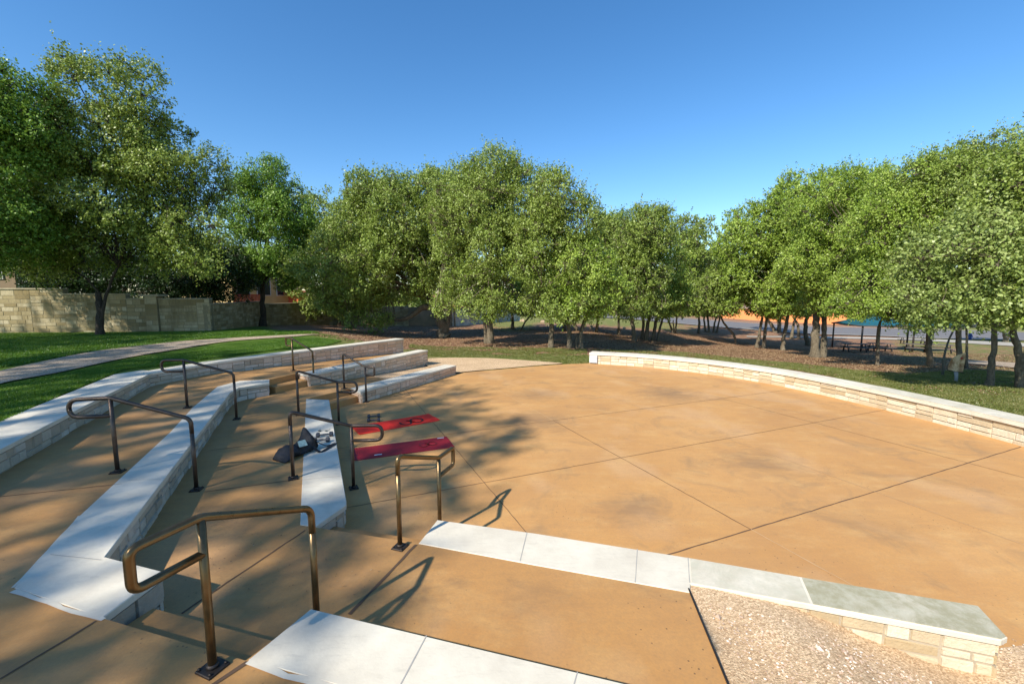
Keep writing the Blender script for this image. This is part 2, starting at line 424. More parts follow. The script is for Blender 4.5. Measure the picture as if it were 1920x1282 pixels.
# plaza slab with its joints
A_ = np.array((.918, .396)); B_ = np.array((-.396, .918))
PLZ = [(-7.5, -6), (9.3, -6), (9.3, 3)] + offset(CWL, -.1)[::-1] + [(1.9, 16.6), (.8, 16.15), (-.39, 15.5), (-1.1, 15.15), (-1.67, 14.86), (-2.6, 13.8), (-4.3, 11.2), (-7.5, 8)]
mb = MB(); mb.prism(PLZ, -.35, 0)
def strip(mb, a, b, z, wd, m, wob=.004, lim=None):
    a = np.array(a[:2], float); b = np.array(b[:2], float); L = np.linalg.norm(b - a); n = max(2, int(L / .12)); t = (b - a) / L; nn = np.array((-t[1], t[0]))
    V = []; Fc = []
    for i in range(n + 1):
        p = a + (b - a) * i / n; c = p + nn * random.uniform(-wob, wob); h = wd * .5 * random.uniform(.75, 1.25)
        V += [(*(c - nn * h), z), (*(c + nn * h), z)]
    Fc = [[2 * i, 2 * i + 2, 2 * i + 3, 2 * i + 1] for i in range(n)]
    mb.add(V, Fc, m)
def AB(a, b): return tuple(a * A_ + b * B_)
for b, wd, m in ((3.25, .015, 1), (5.65, .010, 1), (7.98, .009, 1), (10.4, .009, 2), (12.8, .009, 2)):
    strip(mb, AB({3.25: -.9, 5.65: .15, 7.98: -.6, 10.4: .5, 12.8: 3.2}[b], b), AB({3.25: 11.3, 5.65: 12.15, 7.98: 12.45, 10.4: 12.2, 12.8: 9.6}[b], b), .004, wd, m)
for a, b0, b1, wd, m in ((2.0, 3.2, 13.5, .009, 1), (4.41, 3.25, 8.0, .011, 1), (4.41, .8, 3.25, .012, 2), (6.85, -.5, 5.65, .008, 2), (9.41, .5, 8.3, .008, 1), (6.85, 8, 13, .008, 2), (4.41, 8, 12.8, .009, 2)):
    strip(mb, AB(a, b0), AB(a, b1), .0045, wd, m)
tag(mb.build('plaza', [M['conc'], M['gap'], M['gapl']]), kind='structure')

# terraces
T1 = [(-6.4, 9.3), (-5.95, 10.0), (-5.45, 11.2), (-5.2, 11.2), (-4.2, 10.98), (-4.16, 10.9), (-4.75, 9.77), (-4.5, 9.72), (-2.2, 4.8), (-2.12, 4.28), (-2.05, 4.25), (-.91, 3.96),
      (-.86, 4.15), (1.45, 3.48), (1.44, 3.26), (1.15, 1.0), (1.1, -4), (-6.5, -4), (-6.5, 6)]
T2 = [(-3.9, .6), (-6.15, 4.85), (-8.65, 9.9), (-7.75, 11.6), (-5.75, 11.5), (-6.05, 10.5), (-6.4, 10.35), (-6.5, 9.7), (-5.0, 6.4), (-3.42, 3.1), (-3.0, 2.8), (-2.68, 2.61), (-1.54, 2.28),
      (-1.42, 2.5), (3.2, 1.18), (3.2, -5), (-3.9, -5)]
mb = MB(); mb.prism(T1, -.3, .3)
def jz(mb, px, z, wd=.012, m=1, lift=.004):
    for (a, b) in zip(px[:-1], px[1:]): strip(mb, P(*a, z), P(*b, z), z + lift, wd, m)
jz(mb, [(391, 845), (537, 826)], .3, .011); jz(mb, [(383, 922), (562, 898)], .3, .012); jz(mb, [(340, 1150), (572, 994)], .3, .014)
jz(mb, [(780, 1021), (655, 1152)], .3, .024); jz(mb, [(462, 762), (556, 752)], .3, .01)
V = []
def ramp(mb, a0, b0, a1, b1, z0, z1, t0, t1, n=8, m=0):
    a0, b0, a1, b1 = map(np.array, (a0, b0, a1, b1)); V = []; Fc = []
    for i in range(n + 1):
        t = t0 + (t1 - t0) * i / n; z = z0 + (z1 - z0) * t
        p = a0 + (a1 - a0) * t; q = b0 + (b1 - b0) * t; V += [(*p, z), (*q, z)]
    Fc = [[2 * i, 2 * i + 1, 2 * i + 3, 2 * i + 2] for i in range(n)]
    mb.add(V, Fc, m)
R1a = ((-5.5, 11.15), (-4.0, 10.75), (-3.4, 16.3), (-2.1, 14.6))
ramp(mb, *R1a, .3, .03, 0, .42)
tag(mb.build('terrace_lower', [M['concb'], M['gap'], M['gapl']]), kind='structure')
mb = MB(); ramp(mb, *R1a, .3, .03, .42, 1.06)
# gravel fan in front of the bench ends
arc_in = [(-2.3, 14.3), (-1.67, 14.9), (-.39, 15.56), (.8, 16.2), (1.9, 16.68)]
arc_out = [(-3.45, 16.4), (-3.3, 18.1), (-1.07, 18.15), (1.02, 17.3), (2.0, 16.8)]
L1 = crom([np.array(p) for p in arc_in], 6); L2 = crom([np.array(p) for p in arc_out], 6); V = []; nu = 6
for a, b in zip(L1, L2):
    for k in range(nu + 1):
        p = a + (b - a) * k / nu; V.append((p[0], p[1], .012 + max(0, float(g(*p))) * .9 + .008))
mb.add(V, [[i * (nu + 1) + k, i * (nu + 1) + k + 1, (i + 1) * (nu + 1) + k + 1, (i + 1) * (nu + 1) + k] for i in range(len(L1) - 1) for k in range(nu)])
tag(mb.build('gravel_area', [M['gravel']]), kind='structure')
mb = MB(); mb.prism(T2, -.3, .6)
ramp(mb, (-8.2, 11.0), (-5.6, 11.35), (-4.75, 17.7), (-3.35, 16.5), .6, .33, 0, 1)
jz(mb, [(0, 931), (229, 907)], .6, .010); jz(mb, [(0, 1273), (181, 1164)], .6, .014); jz(mb, [(330, 1330), (464, 1242)], .6, .026)
jz(mb, [(372, 779), (225, 790)], .6, .009)
strip(mb, P(24, 1108, .6), P(192, 1163, .6), .6045, .035, 3, .010); strip(mb, P(464, 1241, .6), P(620, 1290, .6), .6045, .04, 3, .013); strip(mb, P(24, 1102, .6), P(150, 967, .6), .6047, .016, 3, .006)
tag(mb.build('terrace_upper', [M['concb'], M['gap'], M['gapl'], M['cap']]), kind='structure')
mb = MB()
def tread(a, b, nx, ny, z, d=.3, back=.05):
    L = math.hypot(nx, ny); nx /= L; ny /= L
    mb.prism([(a[0] - nx * back, a[1] - ny * back), (b[0] - nx * back, b[1] - ny * back), (b[0] + nx * d, b[1] + ny * d), (a[0] + nx * d, a[1] + ny * d)], z - .3, z, 0, .006)
tread((-2.68, 2.61), (-1.50, 2.27), .277, .96, .45)
tread((-2.05, 4.25), (-.88, 3.95), .245, .97, .15)
tread((-6.05, 10.5), (-5.62, 11.4), .90, -.43, .45)
tread((-4.70, 9.77), (-4.10, 10.9), .89, -.46, .15)
tag(mb.build('steps', [M['concb']]), kind='structure')

# gravel bed at lower right
V = []; nx_, ny_ = 60, 44
for j in range(ny_ + 1):
    for i in range(nx_ + 1):
        x = 1.16 + (7.2 - 1.16) * i / nx_
        yt = 3.5 - (x - 1.45) * .29 if x < 3.45 else 2.9 - (x - 3.45) * .10
        if x > 3.42: yt = 3.04 + .03 * math.sin(x * 5)
        y = -1.5 + (yt + 1.5) * (j / ny_)
        z = .285 - .278 * float(sm(1.9, 3.3, x + .1 * math.sin(y * 3))) + .012 * (random.random() - .5) + .010 * math.sin(x * 7) * math.sin(y * 5)
        V.append((x, y, max(z, .006)))
xs0 = lambda y: 1.15 + (1.44 - 1.15) * max(0, min(1, (y - 1) / 2.26))
V = [(max(v[0], xs0(v[1]) + .012), v[1], v[2]) for v in V]
tag(mk('gravel_bed', V, [[j * (nx_ + 1) + i, j * (nx_ + 1) + i + 1, (j + 1) * (nx_ + 1) + i + 1, (j + 1) * (nx_ + 1) + i] for j in range(ny_) for i in range(nx_)], M['gravel'], smooth=True), kind='structure')
mb = MB(); mb.prism([(1.442, 3.30), (1.452, 3.30), (1.162, 1.0), (1.152, 1.0)], .1, .312)
tag(mb.build('bed_edging', M['plate']), 'thin dark metal edging strip between the tan terrace and the gravel bed', 'edging')
# loose stones on the bed
def pebbles():
    n = 5200; V = []
    x = rng.uniform(1.5, 4.8, n); y = rng.uniform(1.4, 3.2, n)
    ok = (y < 3.18 - (x - 1.45) * .30) | ((x > 3.62) & (y < 3.03 + rng.normal(0, .05, n))); x = x[ok]; y = y[ok]; n = len(x)
    z = np.maximum(.285 - .278 * sm(1.9, 3.3, x + .1 * np.sin(y * 3)), .006) + .004
    s = rng.uniform(.004, .011, n) * (1 + (rng.random(n) < .02) * 1.6)
    base = np.array([(1, 0, 0), (-1, 0, 0), (0, 1, 0), (0, -1, 0), (0, 0, .8), (0, 0, -.6)], float)
    tri = [(0, 2, 4), (2, 1, 4), (1, 3, 4), (3, 0, 4), (2, 0, 5), (1, 2, 5), (3, 1, 5), (0, 3, 5)]
    a = rng.uniform(0, 6.28, n); jit = rng.uniform(.6, 1.3, (n, 6, 3)); b = base[None] * jit * s[:, None, None]
    c, sn = np.cos(a)[:, None], np.sin(a)[:, None]
    bx = b[..., 0] * c - b[..., 1] * sn; by = b[..., 0] * sn + b[..., 1] * c
    b = np.stack([bx + x[:, None], by + y[:, None], b[..., 2] + z[:, None]], -1)
    V = b[:, np.array(tri).ravel(), :].reshape(-1, 3)
    m = MT("loose_pebble"); m.col(m.ramp(m.attr('lr'), [(0, (.36, .24, .16)), (.6, (.56, .43, .32)), (1, (.75, .68, .58))]), .9)
    o = mesh_np('pebbles', V, 3, m.m, fattr={'lr': np.repeat(rng.random(n), 8)})
    tag(o, 'loose pinkish pebbles scattered over the gravel bed', 'pebbles', kind='stuff')
pebbles()

# ---------------------------------------------------------------- stone seat walls
def ashlar(poly, z0, z1, rowh=(.07, .15), wid=(.14, .42), prot=(.004, .022), gap=.006, chunk=(.3, .7)):
    """irregular stones standing out on the right-hand side of the polyline; returns V, F, rnd"""
    pl = [np.array(p[:2], float) for p in poly]; seg = [np.linalg.norm(b - a) for a, b in zip(pl[:-1], pl[1:])]; cum = np.concatenate([[0], np.cumsum(seg)]); L = cum[-1]
    def pt(u, off):
        u = min(max(u, 0), L - 1e-6); i = int(np.searchsorted(cum, u, 'right') - 1); i = min(i, len(seg) - 1)
        t = (pl[i + 1] - pl[i]) / seg[i]; p = pl[i] + t * (u - cum[i]); return p + np.array((t[1], -t[0])) * off
    V = []; Fc = []; R = []
    def block(ua, ub, za, zb):
        ua += gap / 2; ub -= gap / 2; za += gap / 2; zb -= gap / 2
        if ub - ua < .02 or zb - za < .015: return
        d = random.uniform(*prot); e = min(.010, (ub - ua) * .2, (zb - za) * .2)
        nu = max(1, int((ub - ua) / .25)) if len(pl) > 3 else 1
        r = random.random(); us = np.linspace(ua, ub, nu + 1)
        ring = []
        for k, u in enumerate(us):
            ui = u + (e if k == 0 else (-e if k == nu else 0)); jj = [random.uniform(-.003, .003) for _ in range(4)]
            q0 = pt(u, -.02); q1 = pt(ui, d + jj[0]); 
            ring.append([(q0[0], q0[1], za), (q1[0], q1[1], za + e + jj[1]), (q1[0], q1[1], zb - e + jj[2]), (q0[0], q0[1], zb)])
        b = len(V)
        for rr in ring: V.extend(rr)
        for k in range(nu):
            a = b + 4 * k; c = a + 4
            Fc.extend([[a + 1, c + 1, c + 2, a + 2], [a + 2, c + 2, c + 3, a + 3], [a, c, c + 1, a + 1]])
        Fc.append([b, b + 1, b + 2, b + 3]); e2 = b + 4 * nu; Fc.append([e2 + 3, e2 + 2, e2 + 1, e2])
        R.extend([r] * (4 * (nu + 1)))
    u = 0
    while u < L - .02:
        cw = random.uniform(*chunk); u2 = min(u + cw, L)
        if L - u2 < .15: u2 = L
        z = z0
        while z < z1 - .01:
            h = random.uniform(*rowh); 
            if z1 - (z + h) < rowh[0] * .7: h = z1 - z
            uu = u
            while uu < u2 - .005:
                ww = random.uniform(*wid); ue = uu + ww
                if u2 - ue < wid[0] * .8: ue = u2
                block(uu, ue, z, z + h); uu = ue
            z += h
        u = u2
    return V, Fc, R
def seat_wall(name, label, cat, cap, faces, ztop, zbot, th=.055, stone='stone', inset=.03, capm='cap', joints=(), group=None, body=None, faces2=(), stone2='stone_bounce', ash={}):
    base = cap[0]; t = thing(name, label, cat, (base[0], base[1], zbot), group)
    mb = MB(); mb.prism(cap, ztop - th, ztop, 0, .006)
    for a, b in joints: strip(mb, a, b, ztop + .002, .007, 1, .001)
    mb.build('cap', [M[capm], M['capgap']], t)
    area = sum(cap[i][0] * cap[(i + 1) % len(cap)][1] - cap[(i + 1) % len(cap)][0] * cap[i][1] for i in range(len(cap)))
    bc = cap if area > 0 else cap[::-1]
    bd = body or offset(bc, -inset, True)
    mb = MB(); mb.prism(bd, zbot, ztop - th + .001)
    V, Fc, R = [], [], []
    for f in faces:
        v, fc, r = ashlar(f, zbot, ztop - th - .004, **ash); b = len(V); V += v; Fc += [[i + b for i in q] for q in fc]; R += r
    nb = len(mb.V); n0 = len(mb.F)
    mb.add(V, Fc, 1)
    o = mk('stone_face', mb.V, mb.F, [M['mortar'], M[stone]], t, mi=mb.M, attr={'rnd': [0.5] * nb + R})
    for f in faces2:
        v, fc, r = ashlar(f, zbot, ztop - th - .004, **ash); mk('stone_face', v, fc, M[stone2], t, attr={'rnd': r}, label='pinkish stone facing with warm bounce light in its colour')
    return t
def inset_line(pts, d): return offset(pts, -d)

# near benches
G_SW = 'stone seat walls stepping down to the plaza'
B1 = [(-4.75, 9.77), (-4.19, 9.70), (-1.93, 4.84), (-2.05, 4.25), (-2.22, 4.29), (-2.36, 4.9)]
B1 = [P(574, 748, .3), P(617, 749.5, .3), P(649.5, 940, .3), P(649, 947, .3), P(590, 988, .3), P(562.5, 984, .3)]
f1 = [B1[0], B1[1], B1[2], B1[4]]
def face_of(pts, side_inset=.028):            # polyline walked so that its right-hand side is the open side
    return offset(pts, -side_inset)
seat_wall('seat_wall', 'white topped seat wall carrying the black bag, running beside the red mats', 'seat wall', B1,
          [face_of([B1[4], B1[3], B1[2], B1[1], B1[0]])], .304, -.02, joints=[(P(563, 900, .3), P(637, 893, .3))], stone='stonew', group=G_SW)
B2 = [P(25.5, 1102, .6), P(140, 975, .6), P(319, 810, .6), P(360, 765, .6), P(407, 725, .6), P(449, 714, .6), P(505, 711.5, .6), P(505, 718, .6), P(449, 726.6, .6), P(432, 736, .6), P(197, 1044, .6), P(308, 1072, .6), P(191.5, 1158.5, .6)]
seat_wall('seat_wall', 'long white topped seat wall crossed by two shade-darkened handrails, L shaped at its near end', 'seat wall', B2,
          [face_of([B2[12], B2[11]]), face_of([B2[11], B2[10]]), face_of([B2[10], B2[9], B2[8], B2[7]]), face_of([B2[7], B2[6]])], .604, .27, stone='stonew', group=G_SW,
          joints=[(P(240, 900, .6), P(302, 899, .6)), (P(95, 1040, .6), P(190, 1050, .6)), (P(387, 745, .6), P(425, 747, .6))])
S1 = [P(820, 975, .3), P(1000, 999.7, .3), P(1292, 1046, .3), P(1503, 1082, .3), P(1834, 1136, .3), P(1889, 1195, .3), P(1877, 1201, .3), P(1525, 1135, .3), P(1295, 1095, .3), P(1293, 1111, .3), P(1000, 1059, .3), P(785, 1019, .3)]
tS1 = seat_wall('seat_wall', 'seat wall beside the gravel bed, white at one end and greenish grey at the other', 'seat wall', S1,
          [face_of([S1[4], S1[3], S1[2], S1[1], S1[0]]), face_of([S1[0], S1[11]]), face_of([S1[6], S1[5], S1[4]]), face_of([S1[8], S1[7], S1[6]])], .306, -.02, th=.042, group=G_SW, ash=dict(rowh=(.06, .11), wid=(.12, .35)),
          joints=[(P(988, 999, .3), P(975, 1053, .3)), (P(1195, 1030, .3), P(1191, 1093, .3)), (P(1290, 1046, .3), P(1293, 1093, .3))])
mb = MB(); q = [P(1503, 1083.5, .3), P(1833, 1137.2, .3), P(1886, 1194.5, .3), P(1876, 1199, .3), P(1525, 1133.5, .3)]
mb.prism(q, .29, .3095); mb.build('cap_slab', M['capd'], tS1, label='greenish grey weathered end slab')
mb = MB(); q = [P(1294, 1047.5, .3), P(1498, 1082.5, .3), P(1519, 1132.5, .3), P(1297, 1094, .3)]
mb.prism(q, .29, .3088); mb.build('cap_slab', mat_cap('slightly_stained_cap', .55), tS1, label='slightly yellow stained slab')
S2 = [P(583, 1141, .6), (3.3, 1.36), (3.3, .93), P(465, 1237, .6)]
seat_wall('seat_wall', 'creamy white topped seat wall at the bottom edge of the photo beside the golden handrail', 'seat wall', S2,
          [face_of([S2[1], S2[0]]), face_of([S2[0], S2[3]])], .604, .27, group=G_SW, joints=[(P(800, 1192, .6), P(748, 1290, .6)), (P(1083, 1260, .6), P(1060, 1340, .6))])
# far benches
W1f, W1e = np.array(P(676, 734, .3)), np.array(P(855.7, 685, .3))
W1b = np.array((-4.16, 10.92)); W1c = W1e + np.array((-.42, .18))
W1 = [tuple(W1f), tuple(W1e), tuple(W1c), tuple(W1b)]
seat_wall('seat_wall', 'low white topped bench wall at the plaza edge, lowest of the three far ones', 'seat wall', W1,
          [face_of([W1[0], W1[1]]), face_of([W1[3], W1[0]]), face_of([W1[1], W1[2]])], .304, -.02, group=G_SW, stone='stone_bounce', joints=[(tuple(W1f * .75 + W1e * .25), tuple(W1b * .75 + W1c * .25))])
W2f, W2e = np.array(P(578, 703.5, .6)), np.array(P(802.5, 656.5, .6)); W2b = W2f + np.array((-.42, .30)); W2c = W2e + np.array((-.40, .17))
W2m = np.array(P(690, 677.5, .6))
W2 = [tuple(W2f), tuple(W2e), tuple(W2c), tuple(W2b)]
seat_wall('seat_wall', 'middle one of the three far bench walls, between gravel strip and upper terrace', 'seat wall', W2,
          [face_of([W2[0], W2[1]]), face_of([W2[3], W2[0]]), face_of([W2[1], W2[2]])], .604, -.02, group=G_SW, stone='stone_bounce', joints=[(tuple(W2f * .8 + W2e * .2), tuple(W2b * .8 + W2c * .2))])
# outer wall against the lawn
w3 = [(-3.7, .3), P(0, 842, .9), P(150, 765, .9), P(283, 699.5, .9), P(310, 695, .9), P(400, 680, .9), P(528, 663, .9), P(757, 634.8, .9)]
w3 = [np.array(p) for p in w3]
w3b = [tuple(p) for p in offset(w3, -.44)]
W3 = [tuple(p) for p in w3] + w3b[::-1]
def mids(a, b, k): return tuple(np.array(a) + (np.array(b) - np.array(a)) * k)
seat_wall('seat_wall', 'long bluish white retaining wall bounding the green lawn, highest of the terrace walls', 'seat wall', W3,
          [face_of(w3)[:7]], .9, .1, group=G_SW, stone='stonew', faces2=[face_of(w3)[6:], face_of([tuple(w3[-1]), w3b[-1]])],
          joints=[(mids(w3[i], w3[i + 1], k), mids(w3b[i], w3b[i + 1], k)) for i, k in ((1, .3), (1, .9), (2, .6), (4, .1), (4, .9), (5, .5), (6, .2), (6, .5), (6, .8))])
mb = MB(); o2 = offset(w3[:5], -.46); o3 = offset(w3[:5], -.74)
mb.prism(list(o2) + list(o3)[::-1], .6, .885); tag(mb.build('mowing_strip', M['cap']), 'narrow pale concrete strip between the retaining wall top and the lawn', 'kerb')
# curved wall of the plaza
cwi = [tuple(p) for p in offset(CWL, .0)]
cap_in = offset(CWL, .05); cap_out = offset(CWL, -.50)
CW = [tuple(p) for p in cap_in] + [tuple(p) for p in cap_out][::-1]
tcw = seat_wall('seat_wall', 'long curved cream stone wall with white coping around the far side of the plaza', 'seat wall', CW,
          [face_of(CWL, .0), ], .43, -.02, th=.085, inset=.06, group=None,
          joints=[(cap_in[i], cap_out[i]) for i in range(3, len(CWL) - 1, 3)], ash=dict(rowh=(.08, .14), wid=(.2, .5), prot=(.002, .018)))
i0 = 29; q = [cap_in[k] for k in range(i0, len(CWL) - 1)] + [cap_out[k] for k in range(i0, len(CWL) - 1)][::-1]
mb = MB(); mb.prism([tuple(p) for p in q], .42, .434); mb.build('cap_slab', mat_cap("buff_cap", .5), tcw, label='buff stained coping slabs nearest the camera')
# box on its end
e0 = np.array(CWL[0]); e1 = np.array(CWL[1]); tt = (e1 - e0) / np.linalg.norm(e1 - e0); ro = math.atan2(tt[1], tt[0]); nrm = np.array((tt[1], -tt[0]))
c = e0 + tt * .17 + nrm * .045
t = thing('electrical_box', 'light grey electrical box mounted on the end of the curved wall', 'electrical box', (c[0], c[1], .03))
mb = MB(); mb.box((c[0], c[1], .19), (.30, .10, .29), ro, 0, .006); mb.build('box_body', plain("grey_box", (.50, .53, .56), .5), t)
mb = MB(); c2 = c + nrm * .056; mb.box((c2[0], c2[1], .19), (.26, .014, .25), ro, 0, .003); mb.build('lid', plain("grey_lid", (.56, .59, .62), .45), t)

# ---------------------------------------------------------------- boundary wall behind the lawn
def boundary():
    t0 = AT(187, 600, 20)
    segs = [((-34, 20.6), (-20.33, 21.4), 3.00), ((-20.33, 21.4), (-17.6, 21.7), 2.64), ((-17.6, 21.7), (-16.2, 21.9), 2.36),
            ((-15.75, 22.0), (-13.05, 22.6), 2.33)]
    # sections are set from the corners seen in the photo
    def gp(px, Y): p = AT(px, 560, Y); return (p[0], p[1])
    segs = [(gp(-260, 20.2), gp(119, 21.2), 540), (gp(119, 21.2), gp(236, 21.5), 550), (gp(236, 21.5), gp(273, 21.7), 559),
            (gp(296, 21.8), gp(392, 22.2), 559), (gp(392, 22.2), gp(493, 31), 566.5), (gp(493, 31), gp(560, 35), 568.5), (gp(560, 35), gp(655, 40), 572), (gp(655, 40), gp(765, 43), 575)]
    tw = thing('boundary_wall', 'stained limestone boundary wall stepping down behind the lawn', 'wall', (*segs[0][0], .5))
    for a, b, ty in segs:
        yy = (a[1] + b[1]) / 2; top = AT(960, ty, yy)[2]
        V, Fc, R = ashlar([a, b], -.6, top - .06, rowh=(.14, .22), wid=(.22, .6), prot=(.002, .014), gap=.008, chunk=(1.2, 2.2))
        mb = MB(); A, B = np.array(a), np.array(b); d = (B - A) / np.linalg.norm(B - A); n = np.array((-d[1], d[0]))
        mb.prism([A, B, B + n * .3, A + n * .3], -.8, top - .06, 0)
        nb = len(mb.V); mb.add(V, Fc, 1)
        mk('wall_section', mb.V, mb.F, [plainm, M['wallst']], tw, mi=mb.M, attr={'rnd': [.5] * nb + R})
        mb = MB(); mb.prism([A - n * .05, B - n * .05, B + n * .35, A + n * .35], top - .06, top, 0, .01)
        mb.build('coping', M['wallcap'], tw)
    # pier
    a, b = np.array(gp(273, 21.7)), np.array(gp(296, 21.8)); top = AT(960, 552, 21.75)[2]; d = (b - a) / np.linalg.norm(b - a); n = np.array((-d[1], d[0]))
    V, Fc, R = ashlar([a - n * .12, b - n * .12], -.3, top - .1, rowh=(.2, .3), wid=(.25, .6), prot=(.002, .012), chunk=(.8, 1))
    mb = MB(); mb.prism([a - n * .12, b - n * .12, b + n * .45, a + n * .45], -.6, top - .1); nb = len(mb.V); mb.add(V, Fc, 1)
    pr = mk('pier', mb.V, mb.F, [plainm, M['wallst']], tw, mi=mb.M, attr={'rnd': [.5] * nb + R})
    mb = MB(); e = d * .16; mb.prism([a - e - n * .26, b + e - n * .26, b + e + n * .58, a - e + n * .58], top - .1, top, 0, .015)
    mb.build('pier_cap', M['wallcap'], pr)
plainm = plain("wall_mortar", (.24, .20, .115), .95)
M['wallcap'] = plain("wall_coping", (.36, .31, .20), .9, var=.3, scale=2)
boundary()

# ================================================================ OBJECTS
# ---------------------------------------------------------------- handrails
def handrail(label, A, B, zA, zB, loop, ext, rad, mat, h=.9, drop=.21, r=.0235):
    A = np.array(A); B = np.array(B); d = (B - A); L = np.linalg.norm(d); d = d / L; rz = math.atan2(d[1], d[0])
    t = thing('handrail', label, 'handrail', (A[0], A[1], zA), 'bronze handrails on the terraces')
    a3 = lambda p, z: np.array((p[0], p[1], z)); m = M[mat]
    tA, tB = a3(A, zA + h), a3(B, zB + h)
    e = np.array(ext)
    if loop == 'A': lp, lz, other, oz, ot = A, zA, B, zB, tB
    else: lp, lz, other, oz, ot = B, zB, A, zA, tA
    lt = a3(lp, lz + h)
    # sloping rail runs from the plain post over the corner to the loop post and on into the loop
    path = [a3(other, oz + h - .18), ot, lt, lt + a3(e, 0), lt + a3(e, -drop), a3(lp, lz + h - drop)]
    V = round_path(path, [.07, .03, rad, rad], 7)
    mb = MB(); mb.tube(V, r, 12); mb.build('top_rail', m, t)
    for nm, p, z, zt in (('post', A, zA, zA + h - (.012 if loop == 'A' else .17)), ('post', B, zB, zB + h - (.012 if loop == 'B' else .17))):
        mb = MB(); mb.tube([a3(p, z + .008), a3(p, z + .4), a3(p, zt)], r * .98, 12); po = mb.build(nm, m, t)
        mb = MB(); mb.box((p[0], p[1], z + .007), (.12, .12, .014), rz, 0, .003)
        mb.tube([a3(p, z + .012), a3(p, z + .035)], r * 1.35, 12)
        for u in (-1, 1):
            for v in (-1, 1):
                q = np.array(p) + u * .045 * d + v * .045 * np.array((-d[1], d[0])); mb.tube([(q[0], q[1], z + .014), (q[0], q[1], z + .024)], .008, 6)
        mb.build('base_plate', M['plate'], po)
    return t
u = lambda a, b, k: tuple((np.array(b) - np.array(a)) / np.linalg.norm(np.array(b) - np.array(a)) * k)
r1 = ((-1.69, 2.225), (-1.42, 2.905)); r2 = ((-1.07, 3.89), (-.815, 4.62)); r7 = ((-6.06, 11.82), (-5.32, 11.42)); r8 = ((-4.30, 10.88), (-3.68, 10.69))
handrail('golden bronze handrail nearest the camera, its loop over the upper terrace', *r1, .6, .3, 'A', u(r1[1], r1[0], .33), .05, 'bronze')
handrail('golden bronze handrail at the left end of the gravel bed seat wall', *r2, .3, 0, 'B', u(*r2, .35), .05, 'bronze')
handrail('leftmost shade-darkened handrail, straddling the long middle seat wall', (-4.69, 4.94), (-3.90, 5.11), .6, .3, 'A', (-.40, -.09), .105, 'bronze_shade')
handrail('shade-darkened handrail straddling the middle seat wall near its far end, loop towards the lawn', (-6.05, 7.87), (-5.33, 8.15), .6, .3, 'A', (-.40, -.02), .105, 'bronze_shade')
handrail('shade-darkened handrail standing over the bag and dumbbells, rounded loop towards the red mats', (-2.87, 5.44), (-2.22, 5.80), .3, 0, 'B', (.42, .02), .105, 'bronze_shade')
handrail('shade-darkened handrail at the far end of the bag bench, next to the far stone steps', (-4.27, 8.44), (-3.62, 8.80), .3, 0, 'B', (.42, -.03), .105, 'bronze_shade')
handrail('thin bronze handrail farthest away, on the top steps below the lawn', *r7, .6, .3, 'A', u(r7[1], r7[0], .26), .04, 'bronze')
handrail('thin shade-darkened handrail at the left end of the lowest far bench', *r8, .3, 0, 'B', u(*r8, .26), .04, 'bronze_shade')

